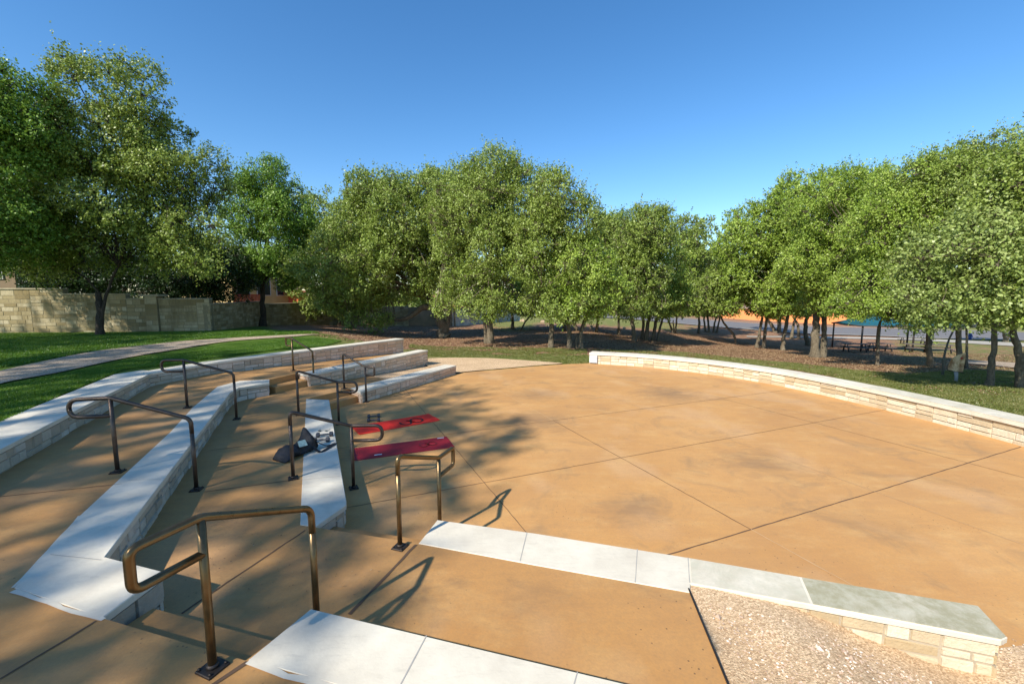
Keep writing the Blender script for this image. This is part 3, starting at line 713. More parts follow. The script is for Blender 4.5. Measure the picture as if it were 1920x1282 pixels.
# ---------------------------------------------------------------- mats
def mat_obj(label, A, B, wdt, colr, ink, cpx, tags=(), scale=1.0, sheen=.5):
    A = np.array(P(*A)); B = np.array(P(*B)); x = (B - A); L = np.linalg.norm(x); x /= L; y = np.array((-x[1], x[0]))
    t = thing('yoga_mat', label, 'yoga mat', (A[0], A[1], 0), 'red yoga mats on the plaza')
    nx, ny = 36, 12; V = []
    for j in range(ny + 1):
        for i in range(nx + 1):
            p = A + x * L * i / nx + y * wdt * j / ny
            curl = .014 * max(0, 1 - i / 2.5) + .010 * max(0, 1 - (nx - i) / 2.0)
            V.append((p[0], p[1], .010 + .004 * mnoise.noise((p[0] * 3, p[1] * 3, 1)) + curl))
    n1 = len(V); V += [(v[0], v[1], v[2] - .006) for v in V]
    Fc = []
    for j in range(ny):
        for i in range(nx):
            a = j * (nx + 1) + i; q = [a, a + 1, a + nx + 2, a + nx + 1]; Fc.append(q); Fc.append([k + n1 for k in q[::-1]])
    edge = [i for i in range(nx + 1)] + [j * (nx + 1) + nx for j in range(1, ny + 1)] + [ny * (nx + 1) + i for i in range(nx - 1, -1, -1)] + [j * (nx + 1) for j in range(ny - 1, 0, -1)]
    for a, b in zip(edge, edge[1:] + edge[:1]): Fc.append([b, a, a + n1, b + n1])
    m = MT("mat_rubber"); n = m.noise(160, 2); m.col(m.ramp(m.noise(3, 4), [(.3, tuple(v * .85 for v in colr)), (.7, colr)]), .6, 0, .4); m.bump(n, .3, .003)
    mk('mat_sheet', V, Fc, m.m, t, smooth=False)
    # swirl mark: an open hook joined to a closed ring
    c = np.array(P(*cpx)); pts = []
    for k in range(24): a = math.radians(150 + 260 * k / 23); pts.append((-.11 + .085 * math.cos(a), -.01 + .12 * math.sin(a)))
    for k in range(34): a = math.radians(230 - 380 * k / 33); pts.append((.09 + .095 * math.cos(a), .02 + .12 * math.sin(a)))
    W = []
    for i in range(len(pts)):
        a = np.array(pts[max(0, i - 1)]); b = np.array(pts[min(len(pts) - 1, i + 1)]); tt = (b - a) / (np.linalg.norm(b - a) + 1e-9); nn = np.array((-tt[1], tt[0]))
        wd = .016 * scale
        for s in (-1, 1):
            q = (np.array(pts[i]) * scale + nn * wd * s) ; w_ = c + (x * q[0] + y * q[1]) * 1.0
            W.append((w_[0], w_[1], .0185))
    Fc = [[2 * i, 2 * i + 2, 2 * i + 3, 2 * i + 1] for i in range(len(pts) - 1) if i != 23 or True]
    mk('swirl_emblem', W, Fc, plain("emblem_ink", ink, .6), t)
    for tp in tags:
        q = np.array(P(*tp)); mb = MB(); mb.box((q[0], q[1], .0185), (.125, .03, .003), math.atan2(x[1], x[0]) - .05); mb.build('white_tag', plain("tag_white", (.75, .74, .78), .5), t)
mat_obj('bright red yoga mat with a bold dark swirl, lying farther from the camera', (673, 815.6), (825, 788.6), .61, (.92, .030, .012), (.03, .006, .005), (772, 791), scale=1.3)
mat_obj('dark crimson yoga mat with two white tags, lying nearer the camera', (659, 864.8), (851.7, 838.5), .60, (.34, .012, .022), (.17, .010, .012), (803, 834), ((709, 854), (826, 822.5)), scale=.8)

# ---------------------------------------------------------------- dumbbells
M['db'] = plain("dumbbell_rubber", (.050, .052, .060), .45); M['dbh'] = plain("dumbbell_handle", (.10, .105, .115), .35, .6); M['dbf'] = plain("dumbbell_face", (.17, .18, .20), .4)
def dumbbell(label, px1, px2, z, grp, dia=.088, hl=.055):
    a = np.array(P(*px1, z)); b = np.array(P(*px2, z)); c = (a + b) / 2; d = (b - a) / np.linalg.norm(b - a); L = .205
    t = thing('dumbbell', label, 'dumbbell', (c[0], c[1], z), grp)
    zc = z + dia * .5 * .866 + .001; r = dia / 2
    def hexh(s):
        prof = [(0, .84), (.008, 1.0), (hl - .008, 1.0), (hl, .80)]; V = []; Fc = []
        n = np.array((-d[1], d[0]))
        for o_, k in prof:
            for i in range(6):
                an = math.radians(60 * i); 
                p = c + d * s * (L / 2 - hl / 2 + o_ - hl * .0) + n * r * k * math.cos(an); V.append((p[0], p[1], zc + r * k * math.sin(an)))
        for j in range(3):
            for i in range(6): Fc.append([j * 6 + i, j * 6 + (i + 1) % 6, (j + 1) * 6 + (i + 1) % 6, (j + 1) * 6 + i])
        Fc += [list(range(6))[::-1], [18 + i for i in range(6)]]
        mb = MB(); mb.add(V, Fc); h = mb.build('head', M['db'], t)
        p0 = c + d * s * (L / 2 + hl / 2 - .001); p1 = c + d * s * (L / 2 + hl / 2 + .004)
        mb = MB(); mb.tube([(*p0, zc), (*p1, zc)], r * .6, 16); mb.build('end_disc', M['dbf'], h)
    hexh(-1); hexh(1)
    mb = MB(); P3 = lambda k: (*(c + d * k), zc)
    mb.tube([P3(-L / 2 + .02), P3(-.04), P3(0), P3(.04), P3(L / 2 - .02)], [.011, .013, .016, .013, .011], 12); mb.build('handle', M['dbh'], t)
dumbbell('dark dumbbell on the white bench, the nearer one beside the bag', (591, 829), (614, 828), .304, 'dumbbells')
dumbbell('dark dumbbell on the white bench, the farther one next to the sunglasses', (597.5, 819.5), (620, 817.5), .304, 'dumbbells')
dumbbell('dark dumbbell on the plaza floor touching the bright red mat', (691.5, 791), (710, 790), 0, 'dumbbells')
dumbbell('dark dumbbell on the plaza floor, farther one beyond the bright red mat', (691.8, 783.5), (710, 782), 0, 'dumbbells')
# sunglasses
c1 = np.array(P(599, 809, .304)); c2 = np.array(P(612.5, 808.5, .304)); d = (c2 - c1) / np.linalg.norm(c2 - c1); n = np.array((-d[1], d[0]))
c1 = (c1 + c2) / 2 - d * .055; c2 = c1 + d * .11
t = thing('sunglasses', 'small black sunglasses lying on the white bench behind the dumbbells', 'sunglasses', (*c1, .304))
gl = plain("black_lens", (.012, .013, .016), .2)
for c in (c1, c2):
    mb = MB(); mb.prism([c + d * .026 * math.cos(a) * (1.1) + n * .020 * math.sin(a) for a in np.linspace(0, 2 * np.pi, 12, endpoint=False)], .318, .322, 0, .001); mb.build('lens', gl, t)
mb = MB(); 
mb.tube([(*(c1 + d * .024), .322), (*((c1 + c2) / 2), .327), (*(c2 - d * .024), .322)], .003, 6)
for s, c in ((-1, c1), (1, c2)): mb.tube([(*(c + d * s * .030), .320), (*(c + d * s * .032 + n * .02), .318), (*(c + d * s * .028 + n * .13), .309)], .003, 6)
mb.build('frame', gl, t)

# ---------------------------------------------------------------- bag
def bag():
    c = np.array(P(556, 852, .3)); ax = np.array(P(600, 838, .3)) - np.array(P(524, 866, .3)); ax /= np.linalg.norm(ax); ay = np.array((-ax[1], ax[0]))
    t = thing('bag', 'slumped black bag with a pale mint patch and loose straps on the white bench', 'bag', (*c, .3))
    # outline of the slumped bag in its own axes: (along, left width, right width, height)
    sec = [(-.31, .10, .15, .02), (-.28, .11, .18, .07), (-.22, .13, .19, .12), (-.15, .15, .17, .165), (-.06, .16, .15, .18), (.06, .15, .14, .165), (.16, .15, .13, .19), (.23, .14, .12, .235), (.28, .10, .10, .19), (.33, .06, .07, .10), (.36, .02, .03, .04)]
    secs = crom([np.array(s) for s in sec], 4); V = []; K = 22
    for i, (a, wl, wr, h) in enumerate(secs):
        for k in range(K):
            th = 2 * math.pi * k / K; cs, sn = math.cos(th), math.sin(th)
            y = (wl if cs > 0 else wr) * np.sign(cs) * abs(cs) ** .7; z = h * .5 + h * .5 * np.sign(sn) * abs(sn) ** (.6 if sn < 0 else 1.3)
            nz = mnoise.noise((a * 9, y * 9, z * 12)) * .030 + mnoise.noise((a * 22, y * 24, z * 20)) * .014
            pk = math.exp(-((a - .21) / .055) ** 2 - ((y - .07) / .07) ** 2) * .11 * (1 if sn > 0 else 0) - .05 * math.exp(-((a - .02) / .07) ** 2) * (1 if sn > 0 else 0); z += pk
            p = c + ax * a + ay * (y + nz); V.append((p[0], p[1], .306 + max(0, z + (nz if sn > -.2 else 0))))
    n = len(secs); Fc = [[i * K + k, i * K + (k + 1) % K, (i + 1) * K + (k + 1) % K, (i + 1) * K + k] for i in range(n - 1) for k in range(K)]
    Fc += [list(range(K))[::-1], [(n - 1) * K + k for k in range(K)]]
    bm_ = MT("bag_fabric"); bm_.col(bm_.ramp(bm_.noise(8, 5), [(.3, (.004, .0045, .006)), (.7, (.013, .014, .018))]), .62); bm_.bump(bm_.noise(30, 5, .7), .7, .02)
    mk('bag_body', V, Fc, bm_.m, t, smooth=True)
    W = lambda a, y, z: (*(c + ax * a + ay * y), .306 + z)
    mb = MB()
    def band(pts, w):
        pts = [np.array(p) for p in crom([np.array(p) for p in pts], 5)]; V = []; 
        for i, p in enumerate(pts):
            q = pts[min(i + 1, len(pts) - 1)] - pts[max(i - 1, 0)]; s = np.cross(q, (0, 0, 1.)); s /= np.linalg.norm(s) + 1e-9
            V += [p - s * w + (0, 0, .004), p + s * w + (0, 0, .004), p + s * w - (0, 0, .004), p - s * w - (0, 0, .004)]
        Fc = []
        for i in range(len(pts) - 1):
            for k in range(4): Fc.append([4 * i + k, 4 * i + (k + 1) % 4, 4 * i + 4 + (k + 1) % 4, 4 * i + 4 + k])
        mb.add(V, Fc)
    band([W(.20, -.02, .20), W(.29, -.08, .12), W(.43, -.14, .02), W(.60, -.15, .008)], .024)
    band([W(.18, -.10, .12), W(.20, -.19, .03), W(.24, -.26, .008), W(.36, -.235, .01), W(.50, -.19, .012), W(.60, -.15, .008)], .026)
    mb.build('strap', bm_.m, t)
    mb = MB(); band([W(.20, .10, .21), W(.235, .155, .235), W(.26, .17, .30), W(.285, .14, .25), W(.30, .10, .20), W(.31, .13, .15)], .010); mb.build('handle', bm_.m, t)
    cp = W(.035, -.075, .150)
    nrm = Vector((*(-ay * .62), .78)).normalized(); axv = Vector((*ax, 0)); up = nrm.cross(axv)
    V = []
    for (a, b) in ((-.075, -.05), (.055, -.062), (.075, .045), (-.045, .055)):
        for l in (.028, .035): q = Vector(cp) + axv * a + up * b + nrm * l; V.append(tuple(q))
    mk('patch', V, [[1, 3, 5, 7], [0, 6, 4, 2], [0, 2, 3, 1], [2, 4, 5, 3], [4, 6, 7, 5], [6, 0, 1, 7]], plain("mint_patch", (.30, .42, .38), .6, var=.25, scale=30), t)
bag()

# ---------------------------------------------------------------- painted board at the right
def board():
    b = PG(1792, 716); Y = b[1]; s = Y / F * 1.02
    t = thing('painted_sign', 'small tan painted board with brown streaks and a red dot on a grey post', 'sign', tuple(b))
    v = np.array((b[1], -b[0])); v = v / np.linalg.norm(v); dep = np.array((b[0], b[1])); dep /= np.linalg.norm(dep)
    def W(px, py, k=0):
        X = (px - 1792) / F * Y * .72; Z = (716 - py) / F * Y * 1.0; return (b[0] + v[0] * X + dep[0] * k, b[1] + v[1] * X + dep[1] * k, b[2] + Z)
    out = [(1775, 694), (1775, 683), (1778, 675), (1783, 669), (1789, 665), (1796, 662), (1804, 660), (1805, 672), (1804, 684), (1803, 696), (1789, 696)]
    n = len(out); V = [W(*p, -.02) for p in out] + [W(*p, .02) for p in out]
    m = MT("painted_tan"); q = m.noise(3.2, 4, .6, st=(1.2, 1.2, .7), dist=1.0); m.col(m.ramp(q, [(.38, (.30, .15, .06)), (.5, (.62, .42, .22)), (.62, (.80, .62, .38))]), .7)
    bd = mk('board', V, [list(range(n)), list(range(n, 2 * n))[::-1]] + [[i, (i + 1) % n, (i + 1) % n + n, i + n][::-1] for i in range(n)], m.m, t)
    mb = MB(); cc = W(1798, 670, -.024); mb.tube([cc, W(1798, 670, -.03)], .032, 14); mb.build('red_dot', plain("red_dot", (.40, .03, .02), .6), bd)
    mb = MB(); mb.tube([W(1774, 695.5), W(1806, 697.5)], .016, 6); mb.build('bottom_rail', M['plate'], t)
    mb = MB(); mb.tube([(b[0], b[1], b[2] - .1), W(1792, 707), W(1790.5, 697)], [.045, .05, .06], 12); mb.build('post', plain("sign_post", (.36, .34, .31), .8), t)
board()

# ---------------------------------------------------------------- picnic shelters and tables
M['teal'] = plain("teal_canopy", (.012, .095, .125), .6, scale=1.5); M['darkmetal'] = plain("dark_metal", (.035, .028, .024), .5)
def shelter(label, cpx, Y, half, rot, hh=2.45, rise=1.0):
    c0 = AT(cpx, 600, Y); x, y = c0[0], c0[1]; z = float(g(x, y)) ; t = thing('picnic_shelter', label, 'shelter', (x, y, z), 'teal picnic shelters')
    cs = [(x + half * 1.414 * math.cos(rot + k * math.pi / 2), y + half * 1.414 * math.sin(rot + k * math.pi / 2)) for k in range(4)]
    N = 10; V = []; Fc = []
    for k in range(4):
        a, b = np.array(cs[k]), np.array(cs[(k + 1) % 4]); st = len(V)
        for i in range(N + 1):
            for j in range(N + 1):
                s_ = i / N; u_ = j / N; p = (a + (b - a) * u_) * s_ + np.array((x, y)) * (1 - s_)
                zz = z + hh + rise * (1 - s_) ** 1.25 - .0 - .10 * math.sin(math.pi * u_) * s_
                V.append((*p, zz))
        for i in range(N):
            for j in range(N): q = st + i * (N + 1) + j; Fc.append([q, q + 1, q + N + 2, q + N + 1])
    n = len(V); V += [(v[0], v[1], v[2] - .05) for v in V]; Fc += [[k + n for k in f[::-1]] for f in Fc]
    mk('canopy', V, Fc, M['teal'], t, smooth=True)
    mb = MB()
    for k in range(4): mb.tube([(*cs[k], z + hh - .06), (*cs[(k + 1) % 4], z + hh - .06)], .06, 6)
    mb.build('eave_beam', M['darkmetal'], t)
    for k in range(4):
        p = np.array(cs[k]) * .94 + np.array((x, y)) * .06; zb = float(g(*p))
        mb = MB(); mb.tube([(*p, zb - .1), (*p, z + hh + .02)], .075, 8); mb.build('post', M['darkmetal'], t)
shelter('teal picnic shelter with a peaked canopy, left one beyond the trees', 1636, 42.5, 2.35, math.radians(38), 2.5, 1.1)
shelter('teal picnic shelter behind the right hand trees, mostly hidden by foliage', 1722, 41, 2.2, math.radians(60), 2.5, 1.0)
def picnic(label, px, Y, rot, L=1.9):
    c0 = AT(px, 630, Y); x, y = c0[0], c0[1]; z = float(g(x, y)); t = thing('picnic_table', label, 'picnic table', (x, y, z), 'picnic tables by the shelters')
    d = np.array((math.cos(rot), math.sin(rot))); n = np.array((-d[1], d[0])); m = plain("table_steel", (.12, .095, .075), .6)
    mb = MB(); mb.box((x, y, z + .74), (L, .75, .05), rot, 0, .01); mb.build('table_top', m, t)
    for s in (-1, 1):
        p = np.array((x, y)) + n * s * .68; mb = MB(); mb.box((*p, z + .45), (L, .27, .04), rot, 0, .01); mb.build('bench_seat', m, t)
    for s in (-1, 1):
        q = np.array((x, y)) + d * s * (L / 2 - .3); mb = MB()
        for v in (-1, 1):
            mb.tube([(*(q + n * v * .25), z + .72), (*(q + n * v * .62), z + .0)], .04, 6); mb.tube([(*(q), z + .42), (*(q + n * v * .78), z + .42)], .03, 6)
            mb.tube([(*(q + n * v * .70), z + .43), (*(q + n * v * .70), z)], .03, 6)
        mb.build('leg_frame', M['darkmetal'], t)
picnic('picnic table under the left side of the teal shelter', 1605, 38.5, -.35)
picnic('picnic table under the right side of the teal shelter', 1652, 39.5, -.35)
picnic('picnic table seen between the dark trunks right of the shelters', 1722, 38, -.5)
picnic('picnic table right beside the trunk behind the painted board', 1762, 37, -.5)
picnic('picnic table farthest away near the street kerb', 1712, 50, -.5, 2.4)
# hydrant
b = PG(1818, 637); t = thing('fire_hydrant', 'small blue fire hydrant standing at the street edge', 'fire hydrant', tuple(b)); m = plain("hydrant_blue", (.03, .07, .22), .5)
mb = MB(); mb.tube([b, b + (0, 0, .05), b + (0, 0, .06), b + (0, 0, .62), b + (0, 0, .7), b + (0, 0, .82), b + (0, 0, .92)], [.24, .24, .16, .16, .21, .17, .05], 12); mb.build('barrel', m, t)
mb = MB(); mb.tube([b + (-.3, 0, .52), b + (.3, 0, .52)], .085, 10); mb.tube([b + (0, -.28, .5), b], .1, 10); mb.build('nozzle', m, t)
# utility cabinets
M['white'] = plain("cabinet_white", (.62, .63, .62), .5)
def cabinet(label, px, py, wpx, hpx, mat, name='utility_cabinet', cat='utility cabinet', grp=None):
    b = PG(px, py); s = b[1] / F; w_, h_ = wpx * s, hpx * s; t = thing(name, label, cat, tuple(b), grp)
    mb = MB(); mb.box((b[0], b[1], b[2] + .05), (w_ * 1.04, w_ * .72, .14)); mb.build('base', M['walk'], t)
    mb = MB(); mb.box((b[0], b[1], b[2] + .1 + h_ / 2), (w_, w_ * .66, h_), 0, 0, .03); bo = mb.build('cabinet_body', mat, t)
    for s_ in (-1, 1):
        mb = MB(); mb.box((b[0] + s_ * w_ * .24, b[1] - w_ * .335, b[2] + .1 + h_ * .5), (w_ * .44, .03, h_ * .82)); mb.build('door', mat, bo)
cabinet('broad white utility cabinet on the grass beside the far fence', 951, 598, 13, 12, M['white'])
cabinet('narrow white utility cabinet right of the broad one', 968, 598.5, 4.5, 10, M['white'])
cabinet('grey utility cabinet next to the orange wall', 929, 597, 8, 12, plain("cabinet_grey", (.22, .26, .30), .6))
# stone blocks on the far lawn
def block(label, px, py, wpx, hpx):
    b = PG(px, py); s = b[1] / F; w_, h_ = wpx * s, hpx * s; mb = MB()
    q = [(b[0] - w_ / 2, b[1] - w_ * .3), (b[0] + w_ * .42, b[1] - w_ * .34), (b[0] + w_ / 2, b[1] + w_ * .2), (b[0] - w_ * .3, b[1] + w_ * .3)]
    mb.prism(q, b[2] - .1, b[2] + h_, 0, .06); tag(mb.build('stone_block', plain("block_stone", (.50, .36, .25), .9, var=.3, bump=.5)), label, 'stone block', 'stone blocks on the far lawn')
for a in (('flat pale stone block by the thin leaning tree', 979, 603, 9, 4.5), ('flat pale stone block left of the dark straight trunk', 1017, 604.5, 8, 4), ('reddish stone block beside the curved leaning trunk', 1108, 616, 8, 6),
          ('reddish stone block right of the bent double trunk group', 1170, 618, 6, 5)): block(*a)

# ---------------------------------------------------------------- fence and far buildings
def fence():
    a = PG(865, 606); b = PG(985, 600); a = np.array((-6.2, 45.)); b = np.array((1.2, 62.)); t = thing('wooden_fence', 'weathered grey board fence running away behind the oaks', 'fence', (*a, float(g(*a))))
    d = b - a; L = np.linalg.norm(d); d /= L; n = np.array((-d[1], d[0])); k = 0; mb = MB(); nb = int(L / .15)
    for i in range(nb):
        p = a + d * (i + .5) * .15; z = float(g(*p)); h = 1.95 + random.uniform(-.02, .03); mb.box((*p, z + h / 2), (.142, .02 , h), math.atan2(d[1], d[0]) + random.uniform(-.03, .03))
    m = plain("grey_boards", (.52, .50, .44), .9, var=.35, scale=.8); mb.build('board_panel', m, t)
    mb = MB()
    for h in (.4, 1.5): mb.tube([(*(a + n * .05), float(g(*a)) + h), (*(b + n * .05), float(g(*b)) + h)], .04, 4)
    mb.build('rail', m, t)
fence()
def fence2():
    a = np.array(AT(765, 560, 43)[:2]); b = np.array((-5.9, 45.3)); t = thing('wooden_fence', 'short shaded board fence linking the stone wall to the grey fence', 'fence', (*a, float(g(*a))))
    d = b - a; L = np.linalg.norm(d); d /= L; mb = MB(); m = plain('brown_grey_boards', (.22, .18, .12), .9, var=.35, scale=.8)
    for i in range(int(L / .15)):
        p = a + d * (i + .5) * .15; z = float(g(*p)); mb.box((*p, z + .95), (.142, .02, 1.95 + random.uniform(-.02, .03)), math.atan2(d[1], d[0]))
    mb.build('board_panel', m, t)
fence2()
def house(label, a, b, depth, h, wallc, roofc, rise=2.0, wins=(), doors=(), z=None, name='house', over=.6, gable=False):
    """front wall runs from a to b (world xy), body goes back from it"""
    a = np.array(a, float); b = np.array(b, float); d = b - a; L = np.linalg.norm(d); d /= L; n = np.array((-d[1], d[0]))
    z = min(float(g(*a)), float(g(*b))) if z is None else z
    t = thing(name, label, 'house', (*a, z)); wm = plain("house_wall", wallc, .9, var=.08, scale=1.5); rm = plain("roof_shingle", roofc, .9, var=.3, scale=3)
    rz = math.atan2(d[1], d[0])
    mb = MB(); mb.prism([a, b, b + n * depth, a + n * depth], z - .5, z + h); wall = mb.build('wall', wm, t)
    A, B, C_, D_ = a - d * over - n * over, b + d * over - n * over, b + d * over + n * (depth + over), a - d * over + n * (depth + over)
    k = min(L, depth) * .5; R1_ = a + n * depth / 2 + d * (0 if gable else k * .9); R2_ = b + n * depth / 2 - d * (0 if gable else k * .9)
    if (R2_ - R1_) @ d < .3: R1_ = R2_ = (R1_ + R2_) / 2; R2_ = R1_ + d * .3
    zb = z + h - .02
    V = [(*p, zb) for p in (A, B, C_, D_)] + [(*p, zb + .18) for p in (A, B, C_, D_)] + [(*R1_, zb + rise), (*R2_, zb + rise)]
    mk('roof', V, [[3, 2, 1, 0], [0, 1, 5, 4], [1, 2, 6, 5], [2, 3, 7, 6], [3, 0, 4, 7], [4, 5, 9, 8], [5, 6, 9], [6, 7, 8, 9], [7, 4, 8]], rm, t)
    gm = plain("window_glass", (.02, .025, .03), .1); fm = plain("window_frame", (.5, .47, .42), .6)
    for u0, z0, ww, hh in wins:
        c = a + d * u0 * L - n * .03; mb = MB(); mb.box((*c, z + z0 + hh / 2), (ww + .16, .10, hh + .16), rz); f = mb.build('window', fm, t)
        c = a + d * u0 * L - n * .085; mb = MB(); mb.box((*c, z + z0 + hh / 2), (ww, .03, hh), rz); mb.build('pane', gm, f)
    for u0, ww, hh, cc in doors:
        c = a + d * u0 * L - n * .04; mb = MB(); mb.box((*c, z + hh / 2), (ww, .10, hh), rz); mb.build('door', plain("door_paint", cc, .6), t)
    return t
def xy(px, Y): p = AT(px, 560, Y); return (p[0], p[1])
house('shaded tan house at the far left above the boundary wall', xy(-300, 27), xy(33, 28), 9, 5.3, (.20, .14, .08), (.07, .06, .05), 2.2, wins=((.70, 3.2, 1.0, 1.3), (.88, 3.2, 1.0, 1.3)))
house('tan house with dark windows behind the red deck', xy(436, 40), xy(566, 46), 10, 5.6, (.50, .36, .16), (.13, .10, .08), 2.4, wins=((.14, 2.9, 1.1, 1.8), (.42, 2.9, 1.2, 1.8), (.7, 2.9, 1.2, 1.8)))
def deck():
    a, b = np.array(xy(438, 36)), np.array(xy(496, 38)); z = float(g(*a)); t = thing('deck', 'dark red wooden deck railing above the boundary wall', 'deck', (*a, z)); m = plain("red_stain", (.36, .045, .030), .75, var=.2)
    d = b - a; L = np.linalg.norm(d); d /= L; n = np.array((-d[1], d[0])); rz = math.atan2(d[1], d[0]); z0 = z + 1.45
    mb = MB(); mb.prism([a, b, b + n * 2.5, a + n * 2.5], z0 - .15, z0); mb.build('floor', m, t)
    mb = MB()
    for i in range(int(L / .11)): mb.box((*(a + d * (i + .5) * .11), z0 + .5), (.075, .03, 1.0), rz)
    mb.build('balusters', m, t)
    mb = MB(); mb.box((*(a + d * L / 2 - n * .02), z0 + 1.03), (L + .1, .12, .06), rz); mb.build('rail', m, t)
    for k in (0, .5, 1): mb = MB(); mb.box((*(a + d * L * k + n * .1), z + z0 / 2 - z / 2), (.14, .14, z0 - z), rz); mb.build('post', m, t)
deck()
house('small orange red outbuilding above the wall right of the deck', xy(560, 44), xy(578, 45), 3, 3.0, (.55, .10, .04), (.35, .06, .03), .5)
house('reddish house behind the grey board fence', xy(855, 95), xy(905, 100), 10, 3.9, (.50, .18, .10), (.30, .12, .08), 1.6)
house('orange red flat walled garage beyond the utility cabinets', xy(925, 96), xy(944, 97), 8, 3.5, (.72, .13, .045), (.30, .10, .06), .5)
house('white house with a wide garage across the street', xy(1080, 128), xy(1142, 126), 12, 4.0, (.74, .70, .68), (.33, .26, .22), 2.4, wins=((.8, 1.2, 2, 1.3),), doors=((.3, 5, 2.6, (.72, .70, .68)),))
house('red brown brick house across the street', xy(1146, 124), xy(1190, 122), 12, 3.6, (.45, .17, .09), (.42, .20, .12), 2.0, wins=((.4, 1.1, 1.6, 1.4), (.75, 1.1, 1.6, 1.4)), doors=((.58, 1.1, 2.2, (.1, .08, .07)),))
house('pale house with a steep roof across the street', xy(1194, 122), xy(1226, 120), 12, 4.4, (.72, .68, .64), (.36, .30, .26), 3.0, wins=((.3, 1.2, 1.5, 1.4),), doors=((.65, 3, 2.4, (.6, .58, .55)),))
house('long low dark house behind the teal shelter', xy(1650, 96), xy(1775, 84), 9, 3.0, (.055, .06, .065), (.045, .045, .05), 1.2, wins=((.35, 1.2, 1.2, 1.0), (.6, 1.2, 2.4, 1.1)))
def owall():
    a, b = np.array(xy(1350, 114)), np.array(xy(1592, 100)); t = thing('orange_building', 'long plain orange building wall across the street', 'building', (*a, float(g(*a))))
    d = b - a; L = np.linalg.norm(d); d /= L; n = np.array((-d[1], d[0])); z0 = min(float(g(*a)), float(g(*b)))
    mb = MB(); mb.prism([a, b, b + n * 14, a + n * 14], z0 - 1, z0 + 3.3); mb.build('wall', plain("orange_render", (.74, .27, .09), .9, var=.07, scale=.4), t)
    mb = MB(); mb.prism([a - d * .2 - n * .2, b + d * .2 - n * .2, b + n * 14.2, a + n * 14.2], z0 + 3.3, z0 + 3.5); mb.build('roof', plain("parapet", (.50, .36, .25), .9), t)
owall()
def car(label, px, py, rot, c, L=4.6):
    b = PG(px, py); t = thing('parked_car', label, 'car', tuple(b)); d = np.array((math.cos(rot), math.sin(rot))); n = np.array((-d[1], d[0]))
    prof = [(-.5, .35), (-.5, .75), (-.47, .92), (-.30, .98), (-.17, 1.42), (.20, 1.46), (.37, 1.02), (.49, .95), (.5, .6), (.5, .35)]
    V = []
    for s in (-.88, .88):
        for x_, z_ in prof: k = s * (.84 if z_ > 1.2 else 1); V.append((*(b[:2] + d * x_ * L + n * k), b[2] + z_))
    N = len(prof); mk('body', V, [list(range(N)), list(range(N, 2 * N))[::-1]] + [[i, (i + 1) % N, (i + 1) % N + N, i + N][::-1] for i in range(N)], plain("car_paint", c, .3), t)
    gm = plain("car_glass", (.02, .025, .03), .15)
    for s in (-1, 1):
        q = [(-.26, 1.0), (-.16, 1.36), (.18, 1.38), (.31, 1.04)]; V = [(*(b[:2] + d * x_ * L + n * s * (.89 - .10 * (z_ - .95) / .4 + .012)), b[2] + z_) for x_, z_ in q]; V += [(v[0] - n[0] * s * .03, v[1] - n[1] * s * .03, v[2]) for v in V]
        mk('side_window', V, [[0, 1, 2, 3], [7, 6, 5, 4], [0, 4, 5, 1], [1, 5, 6, 2], [2, 6, 7, 3], [3, 7, 4, 0]], gm, t)
        for x_ in (-.32, .32): p = b[:2] + d * x_ * L + n * s * .80; mb = MB(); mb.tube([(*(p - n * s * .1), b[2] + .33), (*(p + n * s * .11), b[2] + .33)], .33, 14); mb.build('wheel', M['darkmetal'], t)
car('pale silver car parked across the street between trunks', 1203, 589.5, .3, (.55, .57, .60))

